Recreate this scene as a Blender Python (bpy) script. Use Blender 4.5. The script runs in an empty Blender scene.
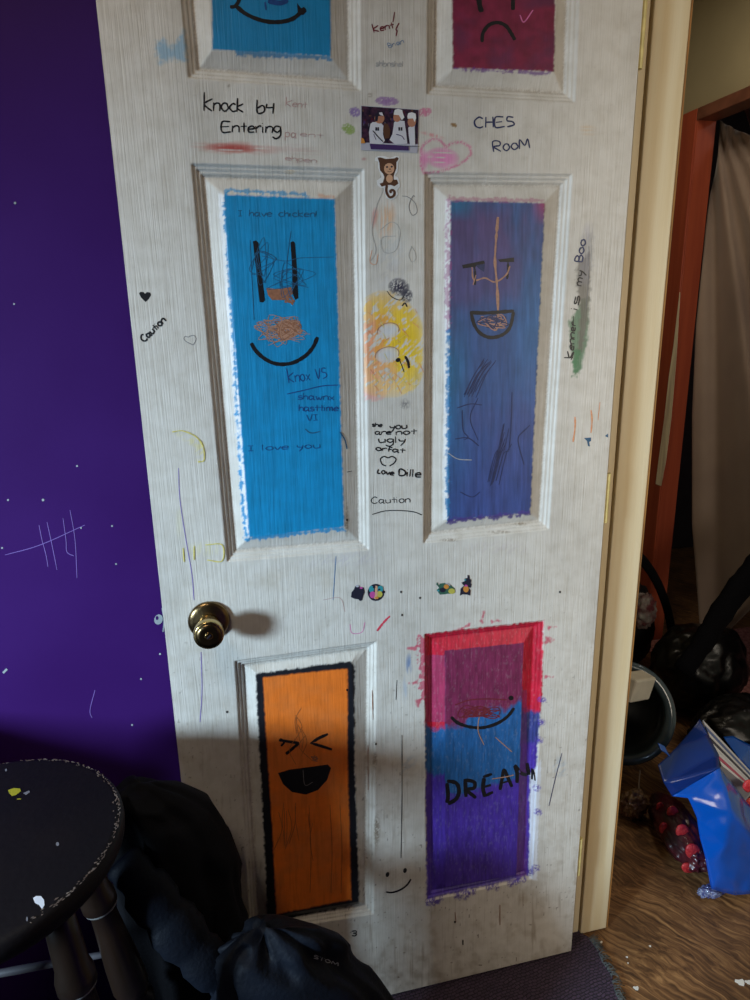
import bpy, bmesh, math, random
import numpy as np
from mathutils import Vector, Matrix
random.seed(7); rng=np.random.RandomState(11)
C=bpy.context.scene.collection

# ------------------------------------------------------------ camera
CAM=np.array([.1095,-1.017,1.3369]); yaw,pitch,roll=.2261,.2666,-.018; F=671.02
cy,sy=math.cos(yaw),math.sin(yaw); cp,sp=math.cos(pitch),math.sin(pitch); cr,sr=math.cos(roll),math.sin(roll)
f_=np.array([sy*cp,cy*cp,-sp]); r0=np.array([cy,-sy,0.]); u0=np.cross(r0,f_)
r_=cr*r0+sr*u0; u_=-sr*r0+cr*u0
cd=bpy.data.cameras.new('camera'); cam=bpy.data.objects.new('camera',cd); C.objects.link(cam)
cd.sensor_fit='VERTICAL'; cd.sensor_height=36; cd.lens=36*F/1000; cd.clip_start=.02
M=Matrix(((r_[0],u_[0],-f_[0],CAM[0]),(r_[1],u_[1],-f_[1],CAM[1]),(r_[2],u_[2],-f_[2],CAM[2]),(0,0,0,1)))
cam.matrix_world=M; bpy.context.scene.camera=cam

def at(px,py,ax,val):
    """the point of the photographed ray that lies on the plane axis=val"""
    d=f_+r_*((px-375)/F)-u_*((py-500)/F); t=(val-CAM[ax])/d[ax]; return CAM+t*d
def projv(X,Y,Z):
    dx,dy,dz=X-CAM[0],Y-CAM[1],Z-CAM[2]
    z=dx*f_[0]+dy*f_[1]+dz*f_[2]
    return 375+F*(dx*r_[0]+dy*r_[1]+dz*r_[2])/z, 500-F*(dx*u_[0]+dy*u_[1]+dz*u_[2])/z

# ------------------------------------------------------------ helpers
def tag(o,label=None,cat=None,group=None,kind=None):
    if label: o['label']=label
    if cat: o['category']=cat
    if group: o['group']=group
    if kind: o['kind']=kind
    return o
def empty(name,loc=(0,0,0)):
    o=bpy.data.objects.new(name,None); C.objects.link(o); o.location=loc; return o
def link(name,me,mats,parent=None,smooth=False):
    o=bpy.data.objects.new(name,me); C.objects.link(o)
    for m in (mats if isinstance(mats,(list,tuple)) else [mats]): me.materials.append(m)
    if smooth: me.polygons.foreach_set('use_smooth',[True]*len(me.polygons))
    if parent:
        o.parent=parent; o.matrix_parent_inverse=Matrix.Translation(-parent.location)
    return o
def mesh(name,V,Fc,mats,parent=None,smooth=False,mi=None):
    me=bpy.data.meshes.new(name); me.from_pydata([tuple(map(float,v)) for v in V],[],[tuple(f) for f in Fc])
    if mi is not None:
        pass
    o=link(name,me,mats,parent,smooth)
    if mi is not None: me.polygons.foreach_set('material_index',mi)
    me.update(); return o
def bmobj(name,bm,mats,parent=None,smooth=False,bevel=0):
    me=bpy.data.meshes.new(name); bmesh.ops.recalc_face_normals(bm,faces=bm.faces); bm.to_mesh(me); bm.free()
    o=link(name,me,mats,parent,smooth)
    if bevel:
        b=o.modifiers.new('bevel','BEVEL'); b.width=bevel; b.segments=2; b.limit_method='ANGLE'
    return o
def addbox(bm,x0,x1,y0,y1,z0,z1):
    vs=[bm.verts.new((x,y,z)) for x in (x0,x1) for y in (y0,y1) for z in (z0,z1)]
    for q in ((0,1,3,2),(4,6,7,5),(0,4,5,1),(2,3,7,6),(0,2,6,4),(1,5,7,3)): bm.faces.new([vs[i] for i in q])
def box(name,x0,x1,y0,y1,z0,z1,m,parent=None,bevel=0):
    bm=bmesh.new(); addbox(bm,x0,x1,y0,y1,z0,z1); return bmobj(name,bm,m,parent,False,bevel)
def lathe(bm,prof,o,ax,n=40,capped=True):
    """profile (radius, distance) turned about the axis ax through o"""
    ax=Vector(ax).normalized(); o=Vector(o); a=ax.orthogonal().normalized(); b=ax.cross(a)
    rings=[]
    for r,h in prof:
        rings.append([bm.verts.new(o+ax*h+(a*math.cos(2*math.pi*k/n)+b*math.sin(2*math.pi*k/n))*max(r,1e-5)) for k in range(n)])
    for A,B in zip(rings,rings[1:]):
        for k in range(n): bm.faces.new((A[k],A[(k+1)%n],B[(k+1)%n],B[k]))
    if capped:
        bm.faces.new(rings[0]); bm.faces.new(rings[-1][::-1])
def tube(bm,pts,rad,n=12,flat=1.0):
    pts=[Vector(p) for p in pts]; rad=rad if isinstance(rad,(list,tuple)) else [rad]*len(pts)
    rings=[]; up=Vector((0.3,-.8,.5)).normalized()
    for i,p in enumerate(pts):
        t=(pts[min(i+1,len(pts)-1)]-pts[max(i-1,0)]).normalized(); a=t.cross(up).normalized(); b=t.cross(a)
        rings.append([bm.verts.new(p+(a*math.cos(2*math.pi*k/n)+b*math.sin(2*math.pi*k/n)*flat)*rad[i]) for k in range(n)])
    for A,B in zip(rings,rings[1:]):
        for k in range(n): bm.faces.new((A[k],A[(k+1)%n],B[(k+1)%n],B[k]))
    bm.faces.new(rings[0]); bm.faces.new(rings[-1][::-1])
def crom(P,k=6):
    P=[np.array(p,float) for p in P]
    if len(P)<3:
        return [P[0]+(P[-1]-P[0])*i/4 for i in range(5)]
    Q=[2*P[0]-P[1]]+P+[2*P[-1]-P[-2]]; out=[]
    for i in range(1,len(Q)-2):
        for j in range(k):
            t=j/k; a,b,c,d=Q[i-1:i+3]
            out.append(.5*((2*b)+(-a+c)*t+(2*a-5*b+4*c-d)*t*t+(-a+3*b-3*c+d)*t**3))
    out.append(P[-1]); return out

# noise fields for colour layouts
def vnoise(X,Y,seed=0):
    R=np.random.RandomState(seed).rand(256,256)
    xi=np.floor(X).astype(int); yi=np.floor(Y).astype(int); fx=X-xi; fy=Y-yi
    fx=fx*fx*(3-2*fx); fy=fy*fy*(3-2*fy); g=lambda i,j:R[(xi+i)%256,(yi+j)%256]
    return (g(0,0)*(1-fx)+g(1,0)*fx)*(1-fy)+(g(0,1)*(1-fx)+g(1,1)*fx)*fy
def fbm(X,Y,seed=0,o=4):
    s=0;a=.5;n=0
    for i in range(o):
        s=s+a*vnoise(X*2**i,Y*2**i,seed+i*13); n+=a; a*=.5
    return s/n
def polysd(P,U,V):
    """signed distance to a polygon, positive inside"""
    P=np.array(P,float); d=np.full(U.shape,1e9); ins=np.zeros(U.shape,bool)
    for i in range(len(P)):
        a=P[i]; b=P[(i+1)%len(P)]; e=b-a; wx=U-a[0]; wy=V-a[1]
        t=np.clip((wx*e[0]+wy*e[1])/(e@e+1e-12),0,1)
        d=np.minimum(d,np.hypot(wx-e[0]*t,wy-e[1]*t))
        if abs(e[1])>1e-9:
            c=((a[1]<=V)&(b[1]>V))|((b[1]<=V)&(a[1]>V))
            ins^=c&(U<a[0]+(V-a[1])/e[1]*e[0])
    return np.where(ins,d,-d)
def lin(c):
    c=np.array(c,float)/255.; return np.where(c<.04045,c/12.92,((c+.055)/1.055)**2.4)

# ------------------------------------------------------------ materials
def newmat(name):
    m=bpy.data.materials.new(name); m.use_nodes=True; nt=m.node_tree; return m,nt,nt.nodes['Principled BSDF']
def N(nt,t,**k):
    n=nt.nodes.new(t)
    for a,b in k.items(): setattr(n,a,b)
    return n
def mat(name,col,rough=.6,metal=0,var=.0,vscale=20,bump=0,bscale=60,stretch=(1,1,1),spec=.5,col2=None,coat=0,detail=4,sheen=0):
    m,nt,b=newmat(name); L=nt.links.new
    b.inputs['Roughness'].default_value=rough; b.inputs['Metallic'].default_value=metal
    b.inputs['Specular IOR Level'].default_value=spec; b.inputs['Coat Weight'].default_value=coat
    b.inputs['Sheen Weight'].default_value=sheen
    tc=N(nt,'ShaderNodeTexCoord'); mp=N(nt,'ShaderNodeMapping'); mp.inputs['Scale'].default_value=stretch
    L(tc.outputs['Object'],mp.inputs['Vector'])
    c=tuple(col)+(1,)
    if var or col2 is not None:
        n=N(nt,'ShaderNodeTexNoise'); n.inputs['Scale'].default_value=vscale; n.inputs['Detail'].default_value=detail
        L(mp.outputs[0],n.inputs['Vector'])
        r=N(nt,'ShaderNodeValToRGB'); r.color_ramp.elements[0].position=.35; r.color_ramp.elements[1].position=.65
        c2=tuple(col2)+(1,) if col2 is not None else tuple(min(1,x*(1+var)) for x in col)+(1,)
        c1=c if col2 is not None else tuple(x*(1-var) for x in col)+(1,)
        r.color_ramp.elements[0].color=c1; r.color_ramp.elements[1].color=c2
        L(n.outputs['Fac'],r.inputs[0]); L(r.outputs[0],b.inputs['Base Color'])
    else: b.inputs['Base Color'].default_value=c
    if bump:
        n2=N(nt,'ShaderNodeTexNoise'); n2.inputs['Scale'].default_value=bscale; n2.inputs['Detail'].default_value=3
        L(mp.outputs[0],n2.inputs['Vector']); bp=N(nt,'ShaderNodeBump'); bp.inputs['Strength'].default_value=bump; bp.inputs['Distance'].default_value=.004
        L(n2.outputs['Fac'],bp.inputs['Height']); L(bp.outputs[0],b.inputs['Normal'])
    return m
def ink(name,col,rough=.45):
    return mat(name,col,rough,var=.15,vscale=200)

def paint_mat(name,rough,grain=.36):
    """painted embossed door skin: colours laid out per vertex, wood grain bump, specks of dirt"""
    m,nt,b=newmat(name); L=nt.links.new
    at_=N(nt,'ShaderNodeAttribute',attribute_name='paint'); tc=N(nt,'ShaderNodeTexCoord')
    mp=N(nt,'ShaderNodeMapping'); mp.inputs['Scale'].default_value=(300,20,9); L(tc.outputs['Object'],mp.inputs['Vector'])
    n=N(nt,'ShaderNodeTexNoise'); n.inputs['Scale'].default_value=1.; n.inputs['Detail'].default_value=3; n.inputs['Distortion'].default_value=.6
    L(mp.outputs[0],n.inputs['Vector'])
    bp=N(nt,'ShaderNodeBump'); bp.inputs['Strength'].default_value=grain; bp.inputs['Distance'].default_value=.0022
    L(n.outputs['Fac'],bp.inputs['Height']); L(bp.outputs[0],b.inputs['Normal'])
    # fine mottling of the paint
    n2=N(nt,'ShaderNodeTexNoise'); n2.inputs['Scale'].default_value=38; n2.inputs['Detail'].default_value=6; L(tc.outputs['Object'],n2.inputs['Vector'])
    r=N(nt,'ShaderNodeValToRGB'); r.color_ramp.elements[0].position=.3; r.color_ramp.elements[1].position=.62
    r.color_ramp.elements[0].color=(.80,.78,.74,1); r.color_ramp.elements[1].color=(1,1,1,1)
    L(n2.outputs['Fac'],r.inputs[0])
    mx=N(nt,'ShaderNodeMix',data_type='RGBA',blend_type='MULTIPLY'); mx.inputs[0].default_value=.6
    L(at_.outputs['Color'],mx.inputs[6]); L(r.outputs[0],mx.inputs[7])
    # grooves of the grain are a little darker
    r2=N(nt,'ShaderNodeValToRGB'); r2.color_ramp.elements[0].position=.33; r2.color_ramp.elements[1].position=.5
    r2.color_ramp.elements[0].color=(.86,.85,.84,1); r2.color_ramp.elements[1].color=(1,1,1,1); L(n.outputs['Fac'],r2.inputs[0])
    mx2=N(nt,'ShaderNodeMix',data_type='RGBA',blend_type='MULTIPLY'); mx2.inputs[0].default_value=.35
    L(mx.outputs[2],mx2.inputs[6]); L(r2.outputs[0],mx2.inputs[7]); L(mx2.outputs[2],b.inputs['Base Color'])
    b.inputs['Roughness'].default_value=rough
    return m
MP=paint_mat('door_paint',.45); MPP=paint_mat('panel_paint',.5,.25)
m_black=ink('black_marker',(.008,.008,.010)); m_dblue=ink('dark_blue_pen',(.012,.06,.22)); m_grey=ink('pencil',(.22,.21,.21))
m_navy=ink('navy_pen',(.02,.03,.10)); m_maroonink=ink('dark_red_pen',(.16,.02,.03)); m_lred=ink('faded_red_pen',(.52,.34,.31))
m_purpleink=ink('purple_pen',(.22,.16,.45)); m_redink=ink('red_crayon',(.65,.06,.10)); m_brown=ink('brown_scribble',(.30,.13,.07))
m_brown2=ink('tan_scratch',(.42,.22,.14)); m_yell=ink('yellow_crayon',(.72,.62,.16)); m_orangeink=ink('orange_pen',(.75,.33,.16))
m_lgrey=ink('faint_pencil',(.42,.41,.39)); m_blueink=ink('faded_blue',(.12,.24,.42)); m_pink=ink('pink_marker',(.70,.18,.42)); m_tscr=ink('thin_dark_scratch',(.02,.10,.20))
m_purple=None

# ------------------------------------------------------------ the door skin
W,HT,THK,Z0=.759,2.03,.035,.012
def D0(px,py): p=at(px,py,1,0.); return (p[0],p[2])
def quad(*pts): return [D0(*p) for p in pts]
# outer moulding corners and raised-field corners (TL,TR,BR,BL), metres on the door
def up(p,z): return (p[0],z)
tl=[D0(181,0),D0(360,0),D0(360.6,90.7),D0(188,78)]; tr=[D0(427.5,0),D0(579,0),D0(575,102.6),D0(426.6,94.4)]
def extend(q,z):
    q=list(q)
    for i,j in ((0,3),(1,2)):
        a,b=q[i],q[j]; t=(z-b[1])/(a[1]-b[1]); q[i]=(b[0]+(a[0]-b[0])*t,z)
    return q
tli=[D0(209.5,0),D0(330,0),D0(331,57),D0(212,50)]; tri=[D0(452,0),D0(556.5,0),D0(554,71),D0(452.7,69)]
OUT=[extend(tl,1.91),extend(tr,1.91),
 quad((191,163),(364,169),(369,550),(227,562)),quad((425,172),(572.5,174),(549,529),(423.5,543.5)),
 quad((234.5,661),(376.5,641.5),(373.6,914),(251,934)),quad((424.3,634),(544.3,620),(532.6,879),(426,902))]
INN=[extend(tli,1.86),extend(tri,1.86),
 quad((224,194),(334.7,198.7),(344,527),(250,537)),quad((450.7,200.5),(544.8,202.7),(530,513),(447.9,520)),
 quad((256,674),(352,662),(359,902),(270,917)),quad((445,651),(524,643),(516.4,876),(445.7,888))]
def sdconv(Q,X,Z):
    """inside distance of a clockwise convex quad"""
    d=np.full(X.shape,1e9)
    for i in range(4):
        a=np.array(Q[i]);b=np.array(Q[(i+1)%4]);e=b-a;L=np.hypot(*e); n=np.array([e[1],-e[0]])/L
        d=np.minimum(d,(X-a[0])*n[0]+(Z-a[1])*n[1])
    return d
PR_X=[0,.0028,.0055,.0082,.0108,.0138,.016]; PR_H=[0,-.0038,-.0034,-.0072,-.0066,-.0105,-.0105]
def H(X,Z):
    X=np.asarray(X,float);Z=np.asarray(Z,float);h=np.zeros(X.shape)
    for k in range(6):
        do=sdconv(OUT[k],X,Z); di=-sdconv(INN[k],X,Z)
        og=np.interp(do,PR_X,PR_H)
        t=np.clip((do-.016)/np.maximum(do-.016+np.maximum(di,0),1e-6),0,1); bev=-.0105+.0095*t
        bev=np.where((di<=0),-.0010,bev)
        h=np.where(do>0,np.where(do<.016,og,bev),h)
    return h
def D(px,py,off=.0003):
    p=at(px,py,1,0.)
    for _ in range(3):
        h=float(H(p[0],p[2])); p=at(px,py,1,-h)
    # h is negative into the door: front faces the camera (-y)
    p=at(px,py,1,-h-off); return p

st=.0016; xs=np.linspace(0,W,477); zs=np.concatenate([np.arange(Z0,HT,st),[HT]])
GX,GZ=np.meshgrid(xs,zs); GH=H(GX,GZ); GY=-GH
U,V=projv(GX,GY,GZ)
nx=len(xs); nz=len(zs)
# ---- colour layout
col=np.empty(GX.shape+(3,)); col[:]=(.70,.665,.60)
blotch=fbm(GX*9,GZ*5,3)
col*=(1-.16*np.clip((blotch-.5)*3,0,1))[...,None]
def blend(mask,c):
    global col
    c=np.array(c,float); col=col*(1-mask[...,None])+c*mask[...,None]
edge=(fbm(U*.35,V*.35,5,4)-.5)       # ragged edges
fine=fbm(U*.9,V*.9,8,3)
strv=fbm(U*.8,V*.05,21,3); strh=fbm(U*.05,V*.8,22,3)
def cover(sd,soft=.8): return np.clip(sd/soft*.5+.5,0,1)
def sub(P,pad=14):
    P=np.array(P,float); return (U>P[:,0].min()-pad)&(U<P[:,0].max()+pad)&(V>P[:,1].min()-pad)&(V<P[:,1].max()+pad)
def poly(P,c,rag=2.,soft=.8,a=1.):
    k=sub(P); m=(cover(polysd(P,U[k],V[k])+edge[k]*rag*2,soft)*a)[:,None]; col[k]=col[k]*(1-m)+np.array(c,float)*m
def blob(cx,cy_,rx,ry,ang,c,a=1,tex=None,th=.5,pw=1.):
    R_=max(rx,ry)+1; k=(abs(U-cx)<R_)&(abs(V-cy_)<R_)
    t=math.radians(ang); dx=U[k]-cx; dy=V[k]-cy_; x=(dx*math.cos(t)+dy*math.sin(t))/rx; y=(-dx*math.sin(t)+dy*math.cos(t))/ry
    g=np.clip(1-(x*x+y*y),0,1)**pw
    if tex is not None: g=g*np.clip((tex[k]-th)*6+.4,0,1)
    g=np.clip(g*a,0,1)[:,None]; col[k]=col[k]*(1-g)+np.array(c,float)*g
# general dirt, heavier low down and at the hinge side
low=np.clip((V-560)/420,0,1)
dn=fbm(U*.12,V*.12,31,5); blend(np.clip((dn-.56)*5,0,1)*(.08+.20*low),(.33,.25,.15))
sp=vnoise(U*.55,V*.4,44); blend(np.clip((sp-.91)*16,0,1)*(.12+.88*low)*(fbm(U*.03,V*.03,46)>.44),(.12,.08,.05))
dr=fbm(U*.4,V*.03,52,3); blend(np.clip((dr-.66)*6,0,1)*.5*low,(.25,.18,.11))
blend(np.clip((V-925)/60,0,1)*.45*np.clip(dn*2-.5,0,1),(.20,.15,.11))
ew=np.clip(1-np.abs(GX-W)/.012,0,1); blend(ew*.35*np.clip(low+.2,0,1)*np.clip(fine*2-.6,0,1),(.3,.2,.1))
# uneven brown band along the foot of the moulding
for k in range(6):
    do=sdconv(OUT[k],GX,GZ); g=np.exp(-((do-.015)/.003)**2)*(do>0); blend(g*.45*np.clip(fine*2-.4,0,1),(.25,.18,.12))
# fresh white edge left of the painted fields
for k,(w_) in ((2,6),(3,5)):
    P0=[(224,194),(250,537)] if k==2 else [(450,200),(447.9,520)]
    a,b=P0; blend(cover(polysd([(a[0]-w_,a[1]),(a[0]+2,a[1]),(b[0]+2,b[1]),(b[0]-w_,b[1])],U,V)+edge*2)*.9,(.86,.86,.86))
BL=(.006,.24,.50); 
# top left blue
poly([(211.5,-60),(330.5,-60),(331,56),(212.5,49.5)],BL,.5)
poly([(232,48),(300,54),(331,55),(331,60),(236,56)],BL,3.2,a=.8)
poly([(155,45),(163,40),(172,47),(184,32),(187,62),(170,58),(160,63)],(.10,.40,.66),5,3,a=.6)
# mid left blue
def streaked(base,amt,seed,sc=(.5,.03)):
    s=fbm(U*sc[0],V*sc[1],seed,3)-.5
    return np.clip(np.array(base)[None,None,:]*(1+amt*s[...,None]*2),0,1)
def polyc(P,cimg,rag=2.,soft=.8,a=1.):
    global col
    k=sub(P); m=(cover(polysd(P,U[k],V[k])+edge[k]*rag*2,soft)*a)[:,None]; col[k]=col[k]*(1-m)+cimg[k]*m
polyc([(224,194.5),(334.8,199),(344.3,527),(249,538)],streaked((.004,.26,.54),.2,61),1.0)
poly([(223,193),(228,193),(236,330),(238,420),(246,530),(250,538),(245,540),(241,500),(236,420),(232,330),(225,240)],(.010,.27,.56),3.5,a=.95)
poly([(224,189),(300,193),(312,195),(312,196),(224,191)],(.03,.32,.62),4,a=.8)
poly([(247,537),(344,527),(345,530),(290,536),(247,541)],(.02,.32,.64),3.5,a=.9)
poly([(318,193),(334,196),(334,198.5),(318,197)],(.7,.35,.2),2,a=.6)
# top right maroon
mar=streaked((.215,.017,.055),.35,63,(.12,.12)); n_=np.clip((fbm(U*.05,V*.05,64)-.45)*4,0,1)[...,None]; mar=mar*(1-n_*.5)+np.array((.10,.03,.09))*n_*.5
polyc([(451.5,-60),(556.5,-60),(554,71.5),(453,68)],mar,1.2)
poly([(455,68),(550,72),(548,75),(458,70.5)],(.16,.05,.28),3,a=.8)
# mid right blue and purple
q=fbm(U*.03,V*.012,71,4); q2=fbm(U*.5,V*.035,72,3)
cA=np.array((.050,.105,.27)); cB=np.array((.14,.055,.15)); cC=np.array((.03,.17,.34)); cD=np.array((.042,.075,.27))
tq=np.clip((q-.42)*5,0,1)[...,None]; top=np.clip((360-V)/180,0,1)[...,None]
im=cA*(1-tq*.75*(.3+.7*top))+cB*tq*.75*(.3+.7*top)
lb=(np.clip((475-U)/22,0,1)*np.clip((V-300)/60,0,1)*.8)[...,None]; im=im*(1-lb)+cC*lb
tb=(np.clip((480-U)/20,0,1)*np.clip((222-V)/14,0,1)*.9)[...,None]; im=im*(1-tb)+cC*tb
rb=(np.clip((U-505)/25,0,1)*np.clip(1-abs(V-330)/110,0,1)*.6)[...,None]; im=im*(1-rb)+np.array((.05,.19,.42))*rb
bb=np.clip((V-380)/120,0,1)[...,None]*.8; im=im*(1-bb)+cD*bb
rr=(np.clip((U-530)/14,0,1)*np.clip((225-V)/20,0,1)*.8)[...,None]; im=im*(1-rr)+np.array((.42,.04,.13))*rr
im=im*(1+.35*(q2[...,None]-.5)*2)
polyc([(450.5,200.5),(545,203),(530.3,513),(447.5,521)],im,1.2)
poly([(446.5,196),(450.5,196),(449,330),(445.5,330)],(.42,.08,.25),5,a=.55)
poly([(447,330),(450,330),(449,520),(446.5,522)],(.03,.22,.48),4,a=.85)
poly([(449,197),(545,199),(545,202),(449,201)],(.45,.08,.22),3,a=.5)
poly([(448,519),(530,511),(530,514),(490,519),(448,523)],(.08,.05,.26),4,a=.9)
# orange field with black border
poly([(255.5,674),(350,661),(355,667),(354.5,760),(359.5,904),(330,910),(290,918),(268,925),(262,800),(259,745)],(.010,.011,.016),1.6)
oc=np.array((.90,.205,.022))*np.ones(GX.shape+(1,)); ob=np.clip((fbm(U*.04,V*.05,81)-.45)*4,0,1)[...,None]
oc=oc*(1-.35*ob)+np.array((.62,.20,.06))*.35*ob
oc=oc*(1-.12*np.clip((fbm(U*.5,V*.05,83)-.5)*4,0,1))[...,None]
polyc([(262.8,677.3),(347.5,668.4),(347.5,760),(351.3,899.5),(276.5,914),(272.5,830),(267,745)],oc,.8)
# bottom right panel: red, blue, purple, brushed over the moulding as well
def wav(y,a,s): return y+(fbm(U*.08,V*0+3,s)-.5)*2*a+edge*7
red=np.array((.56,.012,.040)); rmar=np.array((.21,.025,.085)); blu=np.array((.018,.12,.34)); pur=np.array((.075,.034,.37)); dbl=np.array((.04,.05,.22))
fieldm=sdconv(INN[5],GX,GZ)>0
img=np.empty(col.shape); img[:]=red
img[fieldm]=rmar
yB=np.where(fieldm,wav(712,10,91),np.where(U>515,wav(708,6,92),wav(722,8,93))); yB=yB-np.where(fieldm,(U-480)*.28,0)
yP=np.where(fieldm,wav(785,5,94)-(U-480)*.22,np.where(U>515,wav(742,6,95),wav(770,6,96)))
b_=np.clip((V-yB)/6,0,1)[...,None]; img=img*(1-b_)+np.where(((U>520)&~fieldm)[...,None],dbl,blu)*b_
p_=np.clip((V-yP)/5,0,1)[...,None]; img=img*(1-p_)+pur*p_
lm=((U<446)&(V>655)&(V<722))[...,None]*.6; img=img*(1-lm)+np.array((.27,.05,.15))*lm
rmm=((U>516)&(U<527)&(V>690)&~fieldm)[...,None]*.5; img=img*(1-rmm)+np.array((.15,.03,.16))*rmm
img=img*(1+.4*(fbm(U*.7,V*.09,97,3)[...,None]-.5)*2)
img=np.clip(img,0,1); wl=np.clip((fbm(U*.9,V*.3,99,3)-.62)*6,0,1)[...,None]*.12; img=img*(1-wl)+.5*wl
BRP=[(424,635),(432,633),(543.7,620.5),(542,700),(537,750),(533,868),(529,876),(470,889),(427,899)]
polyc(BRP,img,1.6)
# white moulding left bare at its lower right, brown dirt below
poly([(530,775),(541,760),(537,880),(529,880)],(.80,.82,.88),1.5,a=.9)
# brush overruns
for (x,y,l,w_,a) in [(417,648,9,5,180),(418,682,9,4,170),(420,703,6,8,200),(545,640,8,8,0),(548,628,9,3,-10),(545,676,8,3,10),(481,622,12,2.5,-70),(492,622,10,2,-10),(470,625,12,2,160)]:
    t=math.radians(a); e=(x+l*math.cos(t),y+l*math.sin(t)); nx_,ny_=-math.sin(t)*w_/2,math.cos(t)*w_/2
    poly([(x+nx_,y+ny_),(e[0]+nx_*.3,e[1]+ny_*.3),(e[0]-nx_*.3,e[1]-ny_*.3),(x-nx_,y-ny_)],(.60,.05,.12),2.5,a=.8)
poly([(419,636),(425,636),(426,700),(421,700)],(.6,.06,.14),6,a=.8)
for (x,y) in [(542,700),(541,722),(539,740),(537,788),(538,812),(536,868),(530,872)]: blob(x,y,5,4,20,(.11,.06,.46),.9,fine,.45,.5)
for x in np.arange(428,530,4.5):
    if rng.rand()<.75: blob(x+rng.rand()*2,901-(x-428)*.24+rng.rand()*3,2.2+rng.rand()*2,3+rng.rand()*4,0,(.07,.03,.36),.95,fine,.42,.6)
# crayon and smears on the bare door
blob(237,148,50,8,3,(.60,.25,.20),.8,strh,.40); blob(232,148,30,5,2,(.50,.09,.08),1.,strh,.34)
blob(300,150,30,6,6,(.60,.38,.34),.35,strh,.5); blob(170,52,14,12,0,(.3,.55,.7),.3,strv,.5)
# yellow and orange scribble on the middle stile
scr=fbm((U+V)*.35,(U-V)*.12,111,3)
cz=np.clip((424-U)/2,0,1)*np.clip((U-363)/2,0,1)
for (x,y,rx,ry,c,a) in [(385,330,34,40,(.84,.52,.06),1.),(380,345,32,32,(.83,.38,.09),1.),(405,350,22,45,(.88,.60,.03),1.),(375,375,24,22,(.88,.45,.20),.9),(368,312,9,12,(.9,.68,.05),.9),(372,394,15,8,(.85,.40,.35),.7),(369,332,7,34,(.85,.38,.30),.6),(388,388,26,10,(.9,.6,.2),.6)]:
    t=scr; g=np.clip(1-(((U-x)/rx)**2+((V-y)/ry)**2),0,1)**.35*np.clip((t-.33)*8,0,1)*cz; blend(np.clip(g*a*1.05,0,1),c)
blob(386,220,11,22,5,(.80,.42,.18),.7,strv,.42); blob(374,218,4,12,10,(.65,.15,.12),.6,strv,.45); blob(390,240,22,30,0,(.5,.58,.56),.25,scr,.45)
blob(392,270,20,40,0,(.50,.50,.58),.22,scr,.5); blob(372,372,3,3,0,(.8,.3,.3),.5)
for (x,y,rx,ry) in [(388,331,11,8),(387,355,12,8)]: blob(x,y,rx,ry,-10,(.66,.66,.66),1.,None,.5,.3)
blob(399,287,11,9,10,(.02,.02,.05),1.,fine,.34,.35); blob(407,296,6,7,10,(.02,.02,.05),1.,fine,.36,.35); blob(405,404,6,6,0,(.10,.10,.12),.7,fine,.45)
# pink heart
P=[(421,150),(424,144),(432,139),(440,140),(446,147),(452,143),(462,142),(470,147),(471,154),(466,160),(458,165),(448,169),(438,172),(424,173),(421,166)]
sdh=polysd(P,U,V); blend(np.clip(1-np.abs(sdh)/2.2,0,1)*np.clip((fine-.3)*5,0,1)*.85,(.68,.12,.30)); blob(442,158,18,11,5,(.78,.24,.50),.95,strh,.28,.5); blob(424,160,5,12,0,(.75,.2,.45),.8)
blob(432,135,14,2.2,14,(.70,.20,.22),.7,strv,.4)
# little coloured ovals round the photo card
blob(387,101,12,4.5,3,(.30,.15,.38),.9,fine,.3,.12); blob(355,112,6,5,20,(.24,.14,.40),.9,fine,.3,.12); blob(425,112,7,4.5,-15,(.60,.18,.30),.9,fine,.3,.12)
blob(348.5,129,7,5,25,(.26,.38,.07),.9,fine,.25,.12); blob(364,163-4,3,2,0,(.5,.1,.1),.5)
blob(454,125,3.6,2,30,(.28,.15,.04),.95,None,.5,.12); blob(290,172,7,3,5,(.62,.42,.18),.7,strh,.4)
blob(588,130,10,7,10,(.68,.48,.26),.5,strh,.48); blob(300,163,20,4,5,(.5,.35,.25),.25,strh,.5)
# green and grey smear with words
poly([(581,300),(588,296),(589,330),(585,352),(580,372),(575,372),(571,350),(569,322),(575,314)],(.10,.22,.12),2.5,1.5,a=.9)
poly([(578,262),(590,252),(590,290),(588,320),(582,352),(577,350),(580,320),(578,292),(576,275)],(.17,.155,.13),2.5,1.5,a=.85)
poly([(584,236),(592,232),(592,262),(588,285),(578,285),(580,255)],(.28,.27,.30),4,3,a=.5); blob(588,232,7,12,10,(.45,.43,.47),.5,strv,.42)
poly([(574,350),(580,350),(577,376),(573,376)],(.05,.20,.08),4,1.5,a=.8)
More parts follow.
